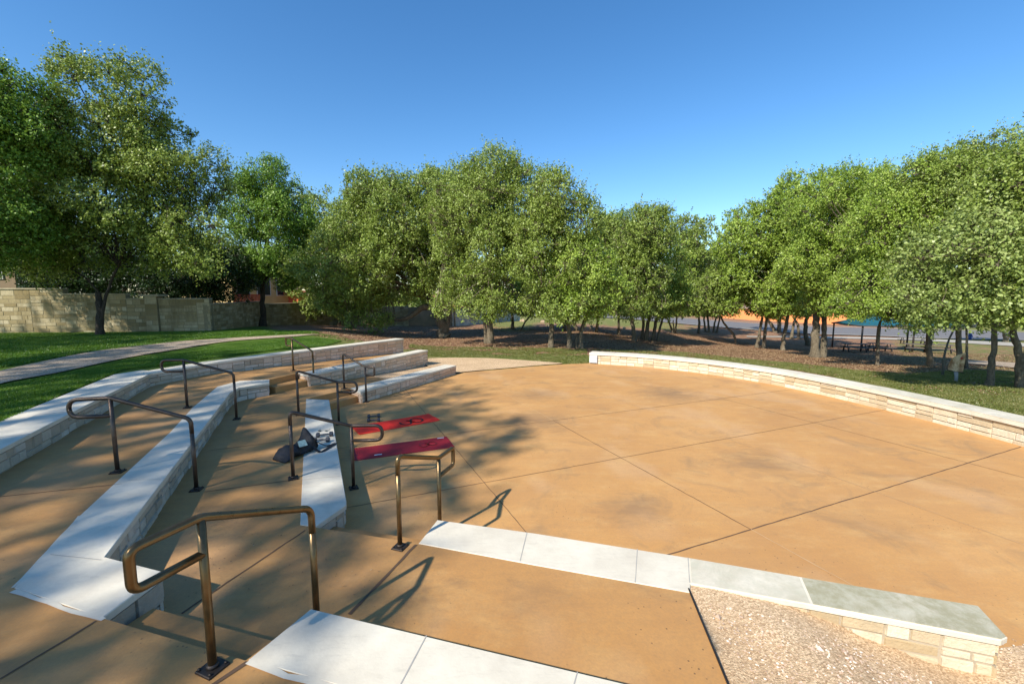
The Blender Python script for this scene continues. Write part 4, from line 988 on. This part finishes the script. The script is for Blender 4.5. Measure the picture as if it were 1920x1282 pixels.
# ================================================================ TREES
LEAFK = 8.5
def leaves_for(cr, tr, ls, dens, seed, shoots=.12, puffk=1.0):
    """cr: ellipsoids (cx,cy,cz,rx,ry,rz) -> leaf quads, per leaf shade, puff centres"""
    r_ = np.random.default_rng(seed); VV = []; RR = []; PU = []
    for (cx, cy, cz, rx, ry, rz) in cr:
        R = (rx * ry * rz) ** (1 / 3); pr0 = puffk * max(.55, min(1.25, .25 * R + .12)); npf = int(np.clip(3.1 * (R / pr0) ** 2, 7, 80))
        k = 0; cand = []
        while len(cand) < npf and k < 4000:                    # spread puffs by rejection
            k += 1; d = r_.normal(size=3); d /= np.linalg.norm(d)
            rr = r_.uniform(.62, .95); p = d * rr
            if p[2] < -.9: continue
            p = p * (rx, ry, rz)
            if all(np.linalg.norm(p - q[0]) > pr0 * .86 for q in cand[-60:]) or k > 1500: cand.append((p, pr0 * r_.uniform(.75, 1.3)))
        for _ in range(int(npf * .8)):                         # small ragged clumps standing out of the outline
            d = r_.normal(size=3); d[2] = abs(d[2]) * .9 - .25; d /= np.linalg.norm(d)
            cand.append((d * r_.uniform(.93, 1.05) * np.array((rx, ry, rz)), pr0 * r_.uniform(.28, .5)))
        C0 = np.array((cx, cy, cz))
        for p, pr in cand:
            c = C0 + p; out = p / (np.array((rx, ry, rz))); out = out / (np.linalg.norm(out) + 1e-6)
            PU.append((c, pr))
            ns = int(dens * 1.0 * LEAFK * 9.5 * pr * pr * (0.10 / ls) ** 2 * 1.55)
            if ns < 4: ns = 4
            d = r_.normal(size=(ns, 3)); d /= np.linalg.norm(d, axis=1)[:, None]
            d = d + out * .38 + np.array((0, 0, .18)); d /= np.linalg.norm(d, axis=1)[:, None]
            rad = r_.uniform(.35, 1.0, ns) ** .55
            sc = c + d * (pr * rad)[:, None] * (1, 1, .82)
            ax = d * .8 + r_.normal(size=(ns, 3)) * .55 + np.array((0, 0, .30)); ax /= np.linalg.norm(ax, axis=1)[:, None]
            sl = r_.uniform(.18, .42, ns); sh = r_.random(ns) < shoots; sl = np.where(sh & (d[:, 2] > .1), sl * 2.1, sl)
            ax = np.where((sh)[:, None], ax * .5 + out * .3 + np.array((0, 0, .9)), ax); ax /= np.linalg.norm(ax, axis=1)[:, None]
            K = 11
            tt = r_.uniform(-.3, 1, (ns, K))
            lp = sc[:, None] + ax[:, None] * (tt * sl[:, None])[..., None] + r_.normal(size=(ns, K, 3)) * .055
            n = ns * K; lp = lp.reshape(n, 3); dd = np.repeat(d, K, 0)
            nr = dd * .60 + r_.normal(size=(n, 3)) * .72 + np.array((0, 0, .35)); nr /= np.linalg.norm(nr, axis=1)[:, None]
            a = r_.normal(size=(n, 3)) + np.repeat(ax, K, 0) * .8; a -= nr * (a * nr).sum(1)[:, None]; a /= np.linalg.norm(a, axis=1)[:, None] + 1e-6
            b = np.cross(nr, a); L = ls * r_.uniform(.65, 1.25, n)[:, None]; Wd = L * .34
            q = np.stack([lp - a * L * .5, lp + b * Wd + nr * L * .05, lp + a * L * .5, lp - b * Wd + nr * L * .05], 1).reshape(-1, 3)
            VV.append(q); RR.append(np.clip(r_.normal(.5, .21, n) + r_.normal(0, .10), 0, 1))
    return np.concatenate(VV), np.concatenate(RR), PU
def wob(p0, p1, n, amp, r_, bend=None):
    p0 = np.array(p0, float); p1 = np.array(p1, float); t = np.linspace(0, 1, n)[:, None]; m = (p0 + p1) / 2 + (bend if bend is not None else 0)
    q = (1 - t) ** 2 * p0 + 2 * t * (1 - t) * m + t * t * p1
    nz = r_.normal(size=(n, 3)) * amp; nz[0] = 0; nz[-1] = 0
    return q + nz
NL = [0]
def build_tree(name, label, base, stems, crowns, leafm, barkm='bark', ls=.10, dens=1.0, seed=1, limbs=12, group='oaks of the grove', cat='tree', extra=None, puffk=1.0, shoots=.12, flare=1.5):
    """stems: list of (base point, list of waypoints, radius); crowns: world ellipsoids"""
    r_ = np.random.default_rng(seed + 100)
    t = thing(name, label, cat, tuple(base), group)
    V, R, PU = leaves_for(crowns, t, ls, dens, seed, shoots, puffk)
    tops = []
    mt = MB(); ml = MB()
    for (b, way, rad) in stems:
        pts = crom([np.array(b) - (0, 0, .15)] + [np.array(w_) for w_ in way], 5); pts = [p + r_.normal(size=3) * rad * .10 for p in pts]
        n = len(pts); rr = [rad * (1 - .38 * i / n) * (1 + (flare - 1) * max(0, 1 - i / 3.0) ** 2) * r_.uniform(.93, 1.07) for i in range(n)]
        V2, F2 = tube(pts, rr, 12); V2 = V2 + 0
        V2 += np.array([mnoise.noise_vector(Vector(v * 3.0)) for v in V2]) * rad * .22
        mt.add(V2, F2, 0, True); tops.append((pts[-1], rr[-1], pts))
    mt.build('trunk', M[barkm], t)
    nodes = []                                               # skeleton to hang puffs on
    order = sorted(range(len(PU)), key=lambda i: -PU[i][1] * r_.uniform(.5, 1))
    main = order[:limbs * len(stems)]
    for i in main:
        c = PU[i][0]; k = min(range(len(tops)), key=lambda j: np.linalg.norm(tops[j][0] - c)); tp, tr_, _ = tops[k]
        d = np.linalg.norm(c - tp); pts = wob(tp, c, 8, .035 * d ** .5, r_, np.array((0, 0, .10 * d)) + r_.normal(size=3) * .08 * d)
        r0 = tr_ * r_.uniform(.38, .62); rr = np.linspace(r0, .022, 8); ml.tube(pts, rr, 7, 0, False)
        for p, q in zip(pts[2:], rr[2:]): nodes.append((p, q))
    if nodes:
        NP = np.array([n_[0] for n_ in nodes]); NR = np.array([n_[1] for n_ in nodes])
        for i in order[limbs * len(stems):]:
            c = PU[i][0]; dd = np.linalg.norm(NP - c, axis=1); j = int(np.argmin(dd)); pts = wob(NP[j], c, 5, .05, r_); ml.tube(pts, np.linspace(min(NR[j] * .7, .06), .014, 5), 5, 0, False)
        for i in order:                                       # twigs inside each puff
            c, pr = PU[i]
            for _ in range(3):
                d = r_.normal(size=3); d[2] = abs(d[2]) * .6; d /= np.linalg.norm(d); ml.tube(wob(c - d * .1, c + d * pr * .95, 4, .05, r_), np.linspace(.022, .007, 4), 4, 0, False)
    if extra: extra(ml, r_)
    ml.build('limbs', M[barkm], t)
    NL[0] += len(R)
    mesh_np('crown', V, 4, M[leafm], t, fattr={'lr': R})
    return t
def EL(spec, Y, deep=1.0):
    out = []
    for s in spec:
        cx, cy, rx, ry = s[:4]; dy = s[4] if len(s) > 4 else 0; yy = Y + dy; c = AT(cx, cy, yy); co = math.cos(math.atan((cx - CX) / F)); k = yy / F
        rw = rx * k * (co ** .8) * 1.06; out.append((c[0], c[1], c[2], rw, max(rw * .62, min(rw * .8, ry * k * .9)) * (s[5] if len(s) > 5 else 1) * deep, ry * k * 1.0))
    return out
def T(name, label, stems, crowns, leafm='oak', Y=None, **kw):
    """stems: [(px, py_base, width_px, [(px,py), ...])]; positions seen in the photo, put at the depth where the base meets the ground"""
    deep = kw.pop('deep', 1.6 if name == 'oak_tree' else 1.2)
    b0 = PG(stems[0][0], stems[0][1]); Y0 = Y or b0[1]; st = []
    for (px, py, wpx, way) in stems:
        b = AT(px, py, Y0) if Y is None else np.array((AT(px, py, Y0)[0], Y0, 0.0)); b[2] = float(g(b[0], b[1]))
        co = math.cos(math.atan((px - CX) / F))
        st.append((b, [AT(a, c, Y0 + i * .15) for i, (a, c) in enumerate(way)], wpx * .5 * Y0 / F * co))
    if name == 'oak_tree' and kw.pop('low', True):
        mx = max(c[2] for c in crowns); cxm = sum(c[0] for c in crowns) / len(crowns); crowns = crowns + [(cxm, 572, mx * .95, 20, -.4)]
    lsz = kw.pop('ls', None) or max(.095, .0036 * Y0 + .008)
    bt = st[0][0]
    return build_tree(name, label, bt, st, EL(crowns, Y0 - (.8 if name == 'oak_tree' else 0), deep), leafm, ls=lsz, **kw)

LAWN = 'trees along the boundary wall'
T('shade_tree', 'largest tree at left, broad dark crown over the lawn, forked trunk before the boundary wall', [(187, 629, 19, [(187, 585), (184, 548)]), (190, 627, 9, [(193, 580), (207, 530), (222, 500)])],
  [(205, 350, 170, 130), (90, 372, 115, 128, 1), (320, 370, 105, 140, .5), (200, 215, 120, 105), (370, 450, 60, 60, -.5), (60, 470, 110, 55, .5), (215, 470, 130, 45)], 'oak', barkm='barkd', seed=3, limbs=14, deep=.8, group=LAWN, dens=1.1, ls=.10, puffk=1.05)
T('shade_tree', 'tree cut by the left edge of the photo, bright and deep green foliage', [(-62, 640, 24, [(-60, 560), (-50, 500)])],
  [(-40, 300, 150, 160), (20, 222, 92, 86), (-30, 420, 130, 90)], 'elm', barkm='barkd', seed=4, group=LAWN, dens=1.45, ls=.10)
T('elm_tree', 'upright bright green tree between the big shade tree and the sprawling oak, dark slim trunk', [(493, 614, 13, [(493, 575), (492, 535)])],
  [(505, 430, 60, 86), (500, 350, 42, 52), (548, 410, 36, 62), (455, 410, 36, 70), (520, 505, 66, 34), (455, 505, 42, 36)], 'elm', Y=29.2, barkm='barkd', seed=5, group=LAWN, dens=1.3, shoots=.3)
T('shade_tree', 'tree with deep shade put into its leaf colour, behind the boundary wall pier', [(330, 600, 14, [(330, 560)])],
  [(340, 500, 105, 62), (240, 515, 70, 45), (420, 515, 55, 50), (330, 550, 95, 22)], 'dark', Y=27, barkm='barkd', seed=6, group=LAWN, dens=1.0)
T('shade_tree', 'shade-darkened tree behind the boundary wall near the shaded house', [(80, 600, 14, [(80, 560)])],
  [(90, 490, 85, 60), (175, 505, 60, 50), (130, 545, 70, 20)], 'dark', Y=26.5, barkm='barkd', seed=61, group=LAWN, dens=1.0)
T('oak_tree', 'rounded oak set back between the bright upright tree and the sprawling oak', [(640, 606, 12, [(640, 560)])],
  [(630, 440, 72, 72), (600, 520, 60, 50), (670, 500, 60, 60)], 'oak', Y=38, seed=7)
# sprawling oak
def long_limb(Y):
    def f(ml, r_):
        pts = [AT(828, 588, Y), AT(812, 577, Y - .1), AT(795, 576, Y - .3), AT(778, 586, Y - .5), AT(762, 597, Y - .7), AT(742, 599, Y - .8), AT(722, 592, Y - .9), AT(700, 583, Y - 1), AT(680, 577, Y - 1.1), AT(650, 575, Y - 1.2), AT(620, 566, Y - 1.3)]
        pts = crom(pts, 4); n = len(pts); ml.tube([p + r_.normal(size=3) * .02 for p in pts], np.linspace(.24, .05, n), 9, 0, False)
        ml.tube(crom([AT(700, 583, Y - 1), AT(690, 560, Y - 1), AT(670, 530, Y - 1)], 4), .06, 6); ml.tube(crom([AT(742, 599, Y - .8), AT(735, 570, Y - .9), AT(715, 540, Y - 1)], 4), .05, 6)
    return f
Yo = PG(832, 633)[1]
T('oak_tree', 'sprawling oak with a thick pale trunk and one long limb bending low to the left', [(832, 633, 21, [(828, 605), (818, 582), (808, 560)]), (836, 632, 10, [(840, 600), (845, 570), (850, 545)])],
  [(760, 408, 88, 78), (700, 374, 45, 45), (820, 382, 60, 56), (660, 500, 92, 75, -1), (745, 500, 85, 62, -1), (700, 440, 80, 60), (815, 490, 62, 58, -.5), (655, 560, 60, 24, -1.2), (690, 600, 42, 12, -1.3)], 'oak', seed=8, limbs=12, low=False, extra=long_limb(Yo), dens=1.05, shoots=.2)
T('oak_tree', 'tallest oak of the middle group with a straight pale trunk', [(920, 644, 13, [(918, 600), (920, 560), (925, 520)]), (911, 640, 6, [(909, 605), (910, 560)])],
  [(925, 338, 48, 48), (890, 398, 70, 70), (960, 390, 62, 80), (915, 470, 88, 60, -.5), (850, 420, 40, 62), (880, 530, 50, 28, -.5)], 'oak', seed=9, dens=1.0, shoots=.25)
T('oak_tree', 'oak with a dark straight trunk just left of the twin leaning stems', [(1033, 652, 9.5, [(1034, 610), (1033, 575), (1035, 540)])],
  [(1045, 388, 48, 56), (1075, 430, 42, 60), (1010, 440, 42, 62), (1035, 505, 72, 48, -.3)], 'oak', seed=10, dens=1.0, shoots=.2)
T('oak_tree', 'oak on two crooked stems near the end of the curved wall, one curving right', [(1068, 653, 9, [(1067, 620), (1064, 590), (1072, 560)]), (1089, 655, 9, [(1090, 625), (1098, 598), (1115, 577)]), (1082, 654, 5, [(1080, 638), (1084, 625)])],
  [(1085, 500, 60, 50), (1120, 530, 48, 36), (1060, 540, 42, 28)], 'oakb', seed=11)
T('oak_tree', 'slender oak behind with a light trunk right of the tallest oak', [(961, 617, 6.5, [(961, 595), (960, 570)])], [(962, 520, 52, 48), (990, 545, 30, 26)], 'oakb', seed=12)
T('oak_tree', 'small tree on a thin stem leaning to the right on the far lawn', [(975, 620, 3.5, [(985, 603), (998, 590), (1007, 580)])], [(1005, 560, 30, 18), (985, 550, 26, 20)], 'oak', seed=13, limbs=6)
T('oak_tree', 'oak with a dark forked trunk behind the twin crooked stems', [(1082, 620, 7, [(1076, 600), (1068, 580)]), (1057, 612, 6, [(1060, 590), (1064, 570)])], [(1070, 500, 52, 60)], 'oak', seed=14)
T('oak_tree', 'oak with a short curved dark trunk left of the thin upright one', [(1117, 623, 7, [(1121, 605), (1118, 580)])], [(1140, 470, 45, 62), (1120, 540, 38, 36)], 'oakb', seed=15)
T('oak_tree', 'oak with a thin upright dark trunk and a side limb at its top', [(1161, 629, 5.5, [(1160, 605), (1160, 585)])], [(1160, 500, 48, 70), (1150, 440, 30, 42)], 'oak', seed=16, shoots=.2)
T('oak_tree', 'oak with a stout dark trunk before the cluster of leaning stems', [(1189, 640, 9, [(1187, 612), (1184, 585), (1190, 550)])], [(1200, 450, 48, 60), (1185, 520, 55, 48), (1225, 440, 36, 50)], 'oak', seed=17, dens=1.05)
T('oak_tree', 'oak growing from a cluster of leaning pale and dark stems', [(1212, 637, 8, [(1215, 605), (1222, 578)]), (1224, 636, 7, [(1230, 605), (1240, 578)]), (1204, 630, 6, [(1206, 600), (1200, 575)]), (1232, 634, 5, [(1240, 605), (1248, 580)])],
  [(1230, 510, 60, 62), (1210, 545, 50, 36), (1255, 560, 40, 26)], 'oakb', seed=18, limbs=5)
T('oak_tree', 'oak with three thin stems spreading from one foot in mid grove', [(1263, 625, 4.5, [(1256, 608), (1248, 590)]), (1266, 625, 4, [(1268, 605), (1270, 585)]), (1264, 625, 3, [(1262, 600)])], [(1265, 500, 55, 72), (1285, 440, 28, 32)], 'oak', seed=19, limbs=5)
T('oak_tree', 'far oak with a single dark trunk left of the four stemmed clump', [(1310, 621, 5.5, [(1311, 604), (1310, 585)])], [(1300, 520, 42, 55)], 'oak', seed=20, Y=52)
T('oak_tree', 'oak clump of four thin stems left of the thin curved stem', [(1330, 623, 5, [(1328, 605), (1326, 588)]), (1337, 623, 4.5, [(1340, 605), (1345, 590)]), (1324, 620, 4, [(1320, 600), (1322, 588)]), (1343, 622, 4, [(1348, 603), (1350, 590)])],
  [(1325, 470, 45, 55), (1345, 520, 40, 55), (1310, 550, 40, 30)], 'oak', seed=21, limbs=4)
T('oak_tree', 'young tree on a thin curved stem leaning to the left', [(1381, 646, 5, [(1376, 628), (1362, 612), (1352, 595), (1347, 580)])], [(1335, 550, 40, 32), (1370, 530, 42, 40)], 'oak', seed=22, limbs=8)
T('oak_tree', 'oak on twin dark straight stems in front of the orange building', [(1419, 652, 7.5, [(1424, 625), (1429, 595)]), (1432, 652, 7.5, [(1434, 625), (1438, 595)])],
  [(1430, 440, 62, 62), (1390, 470, 45, 55), (1420, 530, 78, 42), (1480, 500, 50, 50)], 'oakb', seed=23, limbs=7, shoots=.2)
T('oak_tree', 'oak with a leaning dark trunk just right of the twin straight stems', [(1468, 657, 9, [(1470, 630), (1476, 600), (1480, 575)])],
  [(1500, 385, 55, 60), (1460, 420, 50, 60), (1500, 480, 72, 50), (1480, 545, 70, 34)], 'oakb', seed=24, shoots=.2)
T('oak_tree', 'far oak with a low V shaped trunk before the orange building', [(1455, 623, 8, [(1446, 608), (1436, 597)]), (1460, 623, 8, [(1462, 600), (1466, 588)])], [(1455, 540, 50, 40)], 'oak', seed=25, limbs=5)
T('oak_tree', 'oak with a pale trunk forking low, in front of the orange building', [(1484, 624, 6, [(1488, 608), (1493, 592)]), (1500, 625, 6, [(1496, 610), (1488, 596)])], [(1510, 530, 50, 45)], 'oak', seed=26, limbs=5, Y=58)
T('oak_tree', 'oak with a curved dark trunk left of the thickest trunk', [(1516, 648, 10, [(1510, 622), (1512, 600), (1520, 585)])], [(1530, 520, 60, 45), (1540, 470, 45, 45)], 'oak', seed=27)
T('oak_tree', 'oak with the thickest trunk, wide and dark with mottled sunlight', [(1528, 670, 19, [(1528, 635), (1530, 605), (1532, 580)]), (1543, 668, 13, [(1545, 630), (1546, 600), (1552, 560)])],
  [(1585, 380, 60, 58), (1540, 400, 60, 60), (1600, 450, 80, 60), (1540, 500, 75, 50, -.5), (1590, 545, 70, 32, -1), (1640, 380, 50, 60)], 'oakb', seed=28, limbs=8, dens=1.05, shoots=.25)
T('oak_tree', 'oak on a light brown trunk rising before the teal shelter', [(1645, 685, 8, [(1646, 650), (1648, 615), (1658, 588)])],
  [(1660, 440, 68, 65), (1700, 380, 60, 70), (1650, 530, 75, 42), (1700, 480, 60, 50), (1600, 572, 44, 20, -.5), (1690, 575, 40, 20, -.5)], 'oakb', seed=29, shoots=.2, limbs=10)
T('oak_tree', 'oak with a dark trunk pale at its foot, left of the painted board', [(1746, 687, 15, [(1742, 650), (1742, 610), (1745, 580)])],
  [(1760, 356, 72, 68), (1720, 420, 62, 60), (1800, 400, 62, 70), (1740, 560, 62, 36, 1), (1730, 490, 60, 45), (1725, 592, 50, 16)], 'oak', deep=1.5, seed=30, dens=1.05, shoots=.25)
T('oak_tree', 'thin crooked stemmed oak leaning right in front of the painted board trunk', [(1768, 704, 6, [(1770, 670), (1778, 640), (1790, 615)])], [(1790, 560, 45, 32)], 'oak', seed=31, limbs=6)
T('oak_tree', 'oak with a straight brown trunk directly behind the painted board', [(1797, 690, 14, [(1798, 650), (1797, 610), (1800, 570)]), (1812, 692, 7, [(1813, 650), (1812, 610)])],
  [(1850, 342, 82, 74), (1810, 360, 72, 70), (1850, 420, 80, 60)], 'oak', deep=1.5, seed=32, dens=1.05, shoots=.25)
T('oak_tree', 'silvery leaved oak with a pale grey trunk near the right edge', [(1856, 724, 17, [(1860, 680), (1864, 640), (1866, 600)])],
  [(1790, 500, 85, 60, -.5), (1850, 470, 80, 62, -.5), (1760, 560, 60, 38, -.5), (1850, 550, 90, 50, -.5), (1900, 500, 70, 70)], 'oaks', deep=1.5, seed=33, dens=1.1, ls=.095)
T('oak_tree', 'oak with a thick dark trunk at the right edge of the photo', [(1914, 728, 22, [(1912, 680), (1905, 640), (1893, 600)]), (1916, 726, 12, [(1925, 660), (1935, 600)])],
  [(1960, 420, 125, 108), (1910, 372, 78, 82, 1.5), (1930, 540, 80, 55, -.5), (1990, 350, 120, 95)], 'oak', deep=1.5, seed=34, dens=1.1, ls=.10, shoots=.25)
T('oak_tree', 'far oak with a forked trunk beside the street at right', [(1885, 641, 9, [(1882, 625), (1872, 610)]), (1888, 641, 6, [(1893, 625), (1900, 612)])], [(1880, 560, 50, 44)], 'oak', seed=35, limbs=5)
# far side of the street: one tree after another
FAR = [(905, 118, 40, 55, 552, 'a broad dark tree above the red flat wall'), (990, 120, 46, 48, 553, 'a wide dark tree left of the white house'), (1050, 122, 40, 52, 550, 'a dense tree with sunlit shrubs at its foot'), (1110, 140, 44, 50, 535, 'a tall tree behind the white house'),
       (1170, 138, 42, 55, 530, 'a tree behind the brick house'), (1250, 128, 48, 52, 556, 'a dark spreading tree right of the pale house'), (1300, 122, 42, 50, 560, 'a dark low tree left of the orange building'), (1345, 120, 30, 46, 560, 'a narrow tree at the corner of the orange building'),
       (1420, 140, 48, 48, 530, 'a tree rising behind the orange building at its left'), (1510, 136, 50, 48, 540, 'a tree rising behind the orange building in the middle'), (1600, 118, 44, 44, 560, 'a tree at the right end of the orange building'),
       (1670, 112, 48, 45, 560, 'a dark tree left of the low dark house'), (1760, 104, 56, 46, 560, 'a wide tree right of the low dark house'), (1850, 96, 60, 48, 570, 'a tree across the street between the last trunks'), (1940, 90, 60, 52, 570, 'a tree across the street at the photo edge')]
for k, (px, Y, rx, ry, cy, lab) in enumerate(FAR):
    c = AT(px, cy, Y); zb = float(g(c[0], c[1])); rw = rx * Y / F
    build_tree('street_tree', lab + ', across the street', (c[0], c[1], zb), [((c[0], c[1], zb), [(c[0], c[1], zb + 2.0), (c[0] + .3, c[1], zb + 3.5)], .28)],
               [(c[0], c[1], c[2], rw * .8, rw * .6, ry * Y / F), (c[0] + rw * .4, c[1] - 1, c[2] - 2, rw * .6, rw * .5, ry * Y / F * .7)], 'oak' if k % 3 else 'oakb', ls=.42, dens=1.5, seed=200 + k, limbs=5, group='trees across the street', puffk=1.6, barkm='barkd')
for k, (px, Y, rx, ry, cy, lab) in enumerate([(745, 66, 45, 50, 535, 'left one'), (815, 72, 42, 50, 535, 'middle one'), (880, 80, 34, 44, 545, 'right one')]):
    c = AT(px, cy, Y); zb = float(g(c[0], c[1])); rw = rx * Y / F
    build_tree('garden_tree', 'leafy garden tree behind the board fences, ' + lab + ' of three', (c[0], c[1], zb), [((c[0], c[1], zb), [(c[0], c[1], zb + 1.5), (c[0], c[1], zb + 2.6)], .2)],
               [(c[0], c[1], c[2], rw, rw * .7, ry * Y / F), (c[0], c[1] - 1, c[2] - 2, rw * .8, rw * .5, ry * Y / F * .6)], 'oak', ls=.28, dens=1.2, seed=260 + k, limbs=5, group='garden trees behind the fences', puffk=1.4, barkm='barkd')
# shrubs low across the street
for k, (px, py, w_, h_) in enumerate([(1045, 586, 14, 9), (1062, 586, 12, 10), (1600, 604, 16, 8), (1585, 603, 9, 7), (1003, 585, 12, 12), (915, 590, 6, 6)]):
    b = PG(px, py); s = b[1] / F
    lab = ['sunlit round shrub across the street left of the white house', 'taller sunlit shrub right beside the white house', 'wide yellow green shrub left of the teal shelter', 'small shrub at the right end of the orange building', 'light green shrub behind the thin leaning tree', 'little shrub at the foot of the red flat wall'][k]
    build_tree('shrub', lab, b, [(b, [b + (0, 0, .3), b + (0, 0, .7)], .06)], [(b[0], b[1], b[2] + h_ * s * .5, w_ * s * .6, w_ * s * .5, h_ * s * .55)], 'oakb', ls=.28, dens=1.2, seed=300 + k, limbs=3, group='shrubs across the street', cat='shrub')
# trees left of and behind the camera whose shade falls over the terraces
OFFT = [('broad tall tree outside the left edge of the photo that shades the terraces', (-15.6, -3.2), [(-15.7, -3.1, 13.2, 4.2, 4.0, 3.0), (-12.6, -4.3, 12.6, 2.7, 2.6, 2.0), (-16.6, -.6, 13, 3.6, 3.2, 2.6)], .27),
        ('second broad tall tree outside the photo, behind the camera at left', (-14.4, -9.5), [(-14.2, -8.8, 12.6, 3.6, 3.2, 2.6), (-11.6, -8.2, 11.6, 1.7, 1.6, 1.2)], .30),
        ('third tall tree outside the left edge of the photo, shading the far lawn', (-25.5, .8), [(-25.3, 1.4, 13, 4.6, 4.2, 3.2), (-21.8, -1.1, 13, 3.0, 3.0, 2.4)], .34),
        ('fourth tall tree outside the left edge, shading the lawn by the big tree', (-30, 8), [(-29.5, 8.2, 11, 4.4, 4.0, 3.0), (-25.5, 6.5, 12, 3.0, 3.0, 2.4)], .34)]
for k, (lab, (x, y), cr, dn) in enumerate(OFFT):
    build_tree('shade_tree', lab, (x, y, .86), [((x, y, .86), [(x, y, 3.5), (x + .2, y, 7.0), (x + .3, y, 9.0)], .35)], cr, 'oak', ls=.18, dens=dn, seed=400 + k, group=LAWN, limbs=12)

# ================================================================ GROUND COVER
def grass(name, label, px_poly, n, hgt, z_of=g, keep=None, ylim=None, wid=.007, dry=None):
    poly = [tuple(PG(*p)[:2]) for p in px_poly]; xs = [p[0] for p in poly]; ys = [p[1] for p in poly]
    x = rng.uniform(min(xs), max(xs), n * 3); y = rng.uniform(min(ys), max(ys), n * 3); ok = in_poly(x, y, poly); x = x[ok][:n]; y = y[ok][:n]; n = len(x)
    nz = np.sin(x * 1.9 + 2 * np.sin(y * .8)) * np.sin(y * 2.3 + 1.5 * np.sin(x * 1.1)) + .6 * np.sin(x * 5.1 + y * 2) * np.sin(y * 4.7 - x)
    if dry is not None: k = nz + rng.normal(0, .5, n) > dry; x = x[k]; y = y[k]; nz = nz[k]; n = len(x)
    if keep is not None: k = keep(x, y); nz = nz[k]; x = x[k]; y = y[k]; n = len(x)
    z = z_of(x, y); a = rng.uniform(0, 6.283, n); h = hgt * rng.uniform(.5, 1.3, n); w_ = wid * rng.uniform(.7, 1.5, n) * (1 + y * .06)
    ln = rng.normal(0, .45, (n, 2)) * h[:, None]; dx = np.cos(a) * w_; dy = np.sin(a) * w_
    V = np.stack([np.stack([x - dx, y - dy, z - .005], -1), np.stack([x + dx, y + dy, z - .005], -1), np.stack([x + ln[:, 0], y + ln[:, 1], z + h], -1)], 1).reshape(-1, 3)
    tag(mesh_np(name, V, 3, M['blade' if dry is None else 'bladed'], fattr={'lr': np.clip(rng.normal(.45, .2, n) + .16 * nz, 0, 1)}), label, 'grass', kind='stuff')
grass('grass', 'short bright green grass of the lawn between the retaining wall and the trail', [(-10, 800), (-10, 728), (110, 704), (240, 676), (340, 659), (430, 645), (560, 634), (640, 640), (600, 652), (528, 656), (400, 672), (310, 686), (232, 694), (100, 748)], 230000, .045)
grass('grass', 'dark shaded grass of the lawn between the trail and the boundary wall', [(-10, 692), (-10, 628), (200, 626), (480, 620), (600, 625), (480, 630), (380, 636), (150, 663)], 120000, .06, wid=.010)
grass('grass', 'sparse green grass in front of the oaks beyond the gravel', [(760, 664), (770, 645), (1000, 652), (1100, 655), (1104, 684), (1048, 682), (1007, 676), (913, 669), (807, 668)], 90000, .035, wid=.011, dry=-.1)
grass('grass', 'patchy grass behind the curved wall at right', [(1104, 657), (1280, 670), (1493, 694), (1663, 724), (1935, 785), (1960, 700), (1800, 694), (1700, 702), (1600, 694), (1500, 682), (1300, 662)], 300000, .05, dry=-.2, keep=lambda x, y: (~in_poly(x, y, FOOT)) & (rng.random(len(x)) < .30 + .7 * sm(.42, .8, x / y)), wid=.011)
def litter(name, label, px_poly, n, size, z_of=None, zc=None):
    poly = [tuple(PG(*p)[:2]) if zc is None else P(*p, zc) for p in px_poly]; xs = [p[0] for p in poly]; ys = [p[1] for p in poly]
    x = rng.uniform(min(xs), max(xs), n * 3); y = rng.uniform(min(ys), max(ys), n * 3); ok = in_poly(x, y, poly); x = x[ok][:n]; y = y[ok][:n]; n = len(x)
    z = (g(x, y) if zc is None else np.full(n, zc)) + rng.uniform(.004, .02 if zc is None else .008, n)
    c = np.stack([x, y, z], -1); nr = rng.normal(size=(n, 3)) * (.3 if zc is None else .18) + (0, 0, 1); nr /= np.linalg.norm(nr, axis=1)[:, None]
    a = rng.normal(size=(n, 3)); a -= nr * (a * nr).sum(1)[:, None]; a /= np.linalg.norm(a, axis=1)[:, None]; b = np.cross(nr, a); L = size * rng.uniform(.5, 1.4, n)[:, None]
    V = np.stack([c - a * L, c + b * L * .5, c + a * L, c - b * L * .5], 1).reshape(-1, 3)
    tag(mesh_np(name, V, 4, M['litter'], fattr={'lr': rng.random(n)}), label, 'leaf litter', kind='stuff')
litter('leaf_litter', 'brown fallen leaves under the grove of oaks', [(560, 628), (760, 612), (1300, 628), (1900, 665), (1930, 745), (1660, 700), (1290, 666), (1100, 656), (800, 655), (650, 640)], 120000, .04)
litter('grass_litter', 'fallen leaves and straw on the grass along the curved wall', [(770, 655), (1100, 657), (1110, 659), (1290, 671), (1500, 694), (1650, 720), (1935, 775), (1960, 700), (1660, 680), (1500, 662), (1290, 650), (760, 645)], 60000, .035)
litter('terrace_debris', 'tiny fallen leaf bits scattered over the near terraces', [(640, 1145), (350, 1140), (330, 1000), (560, 1000), (770, 1020)], 150, .0075, zc=.304)
litter('plaza_debris', 'a few tiny leaf bits lying on the plaza', [(700, 930), (700, 720), (1100, 690), (1900, 860), (1900, 1180), (900, 970)], 110, .009, zc=.004)

print('LEAVES', NL[0])
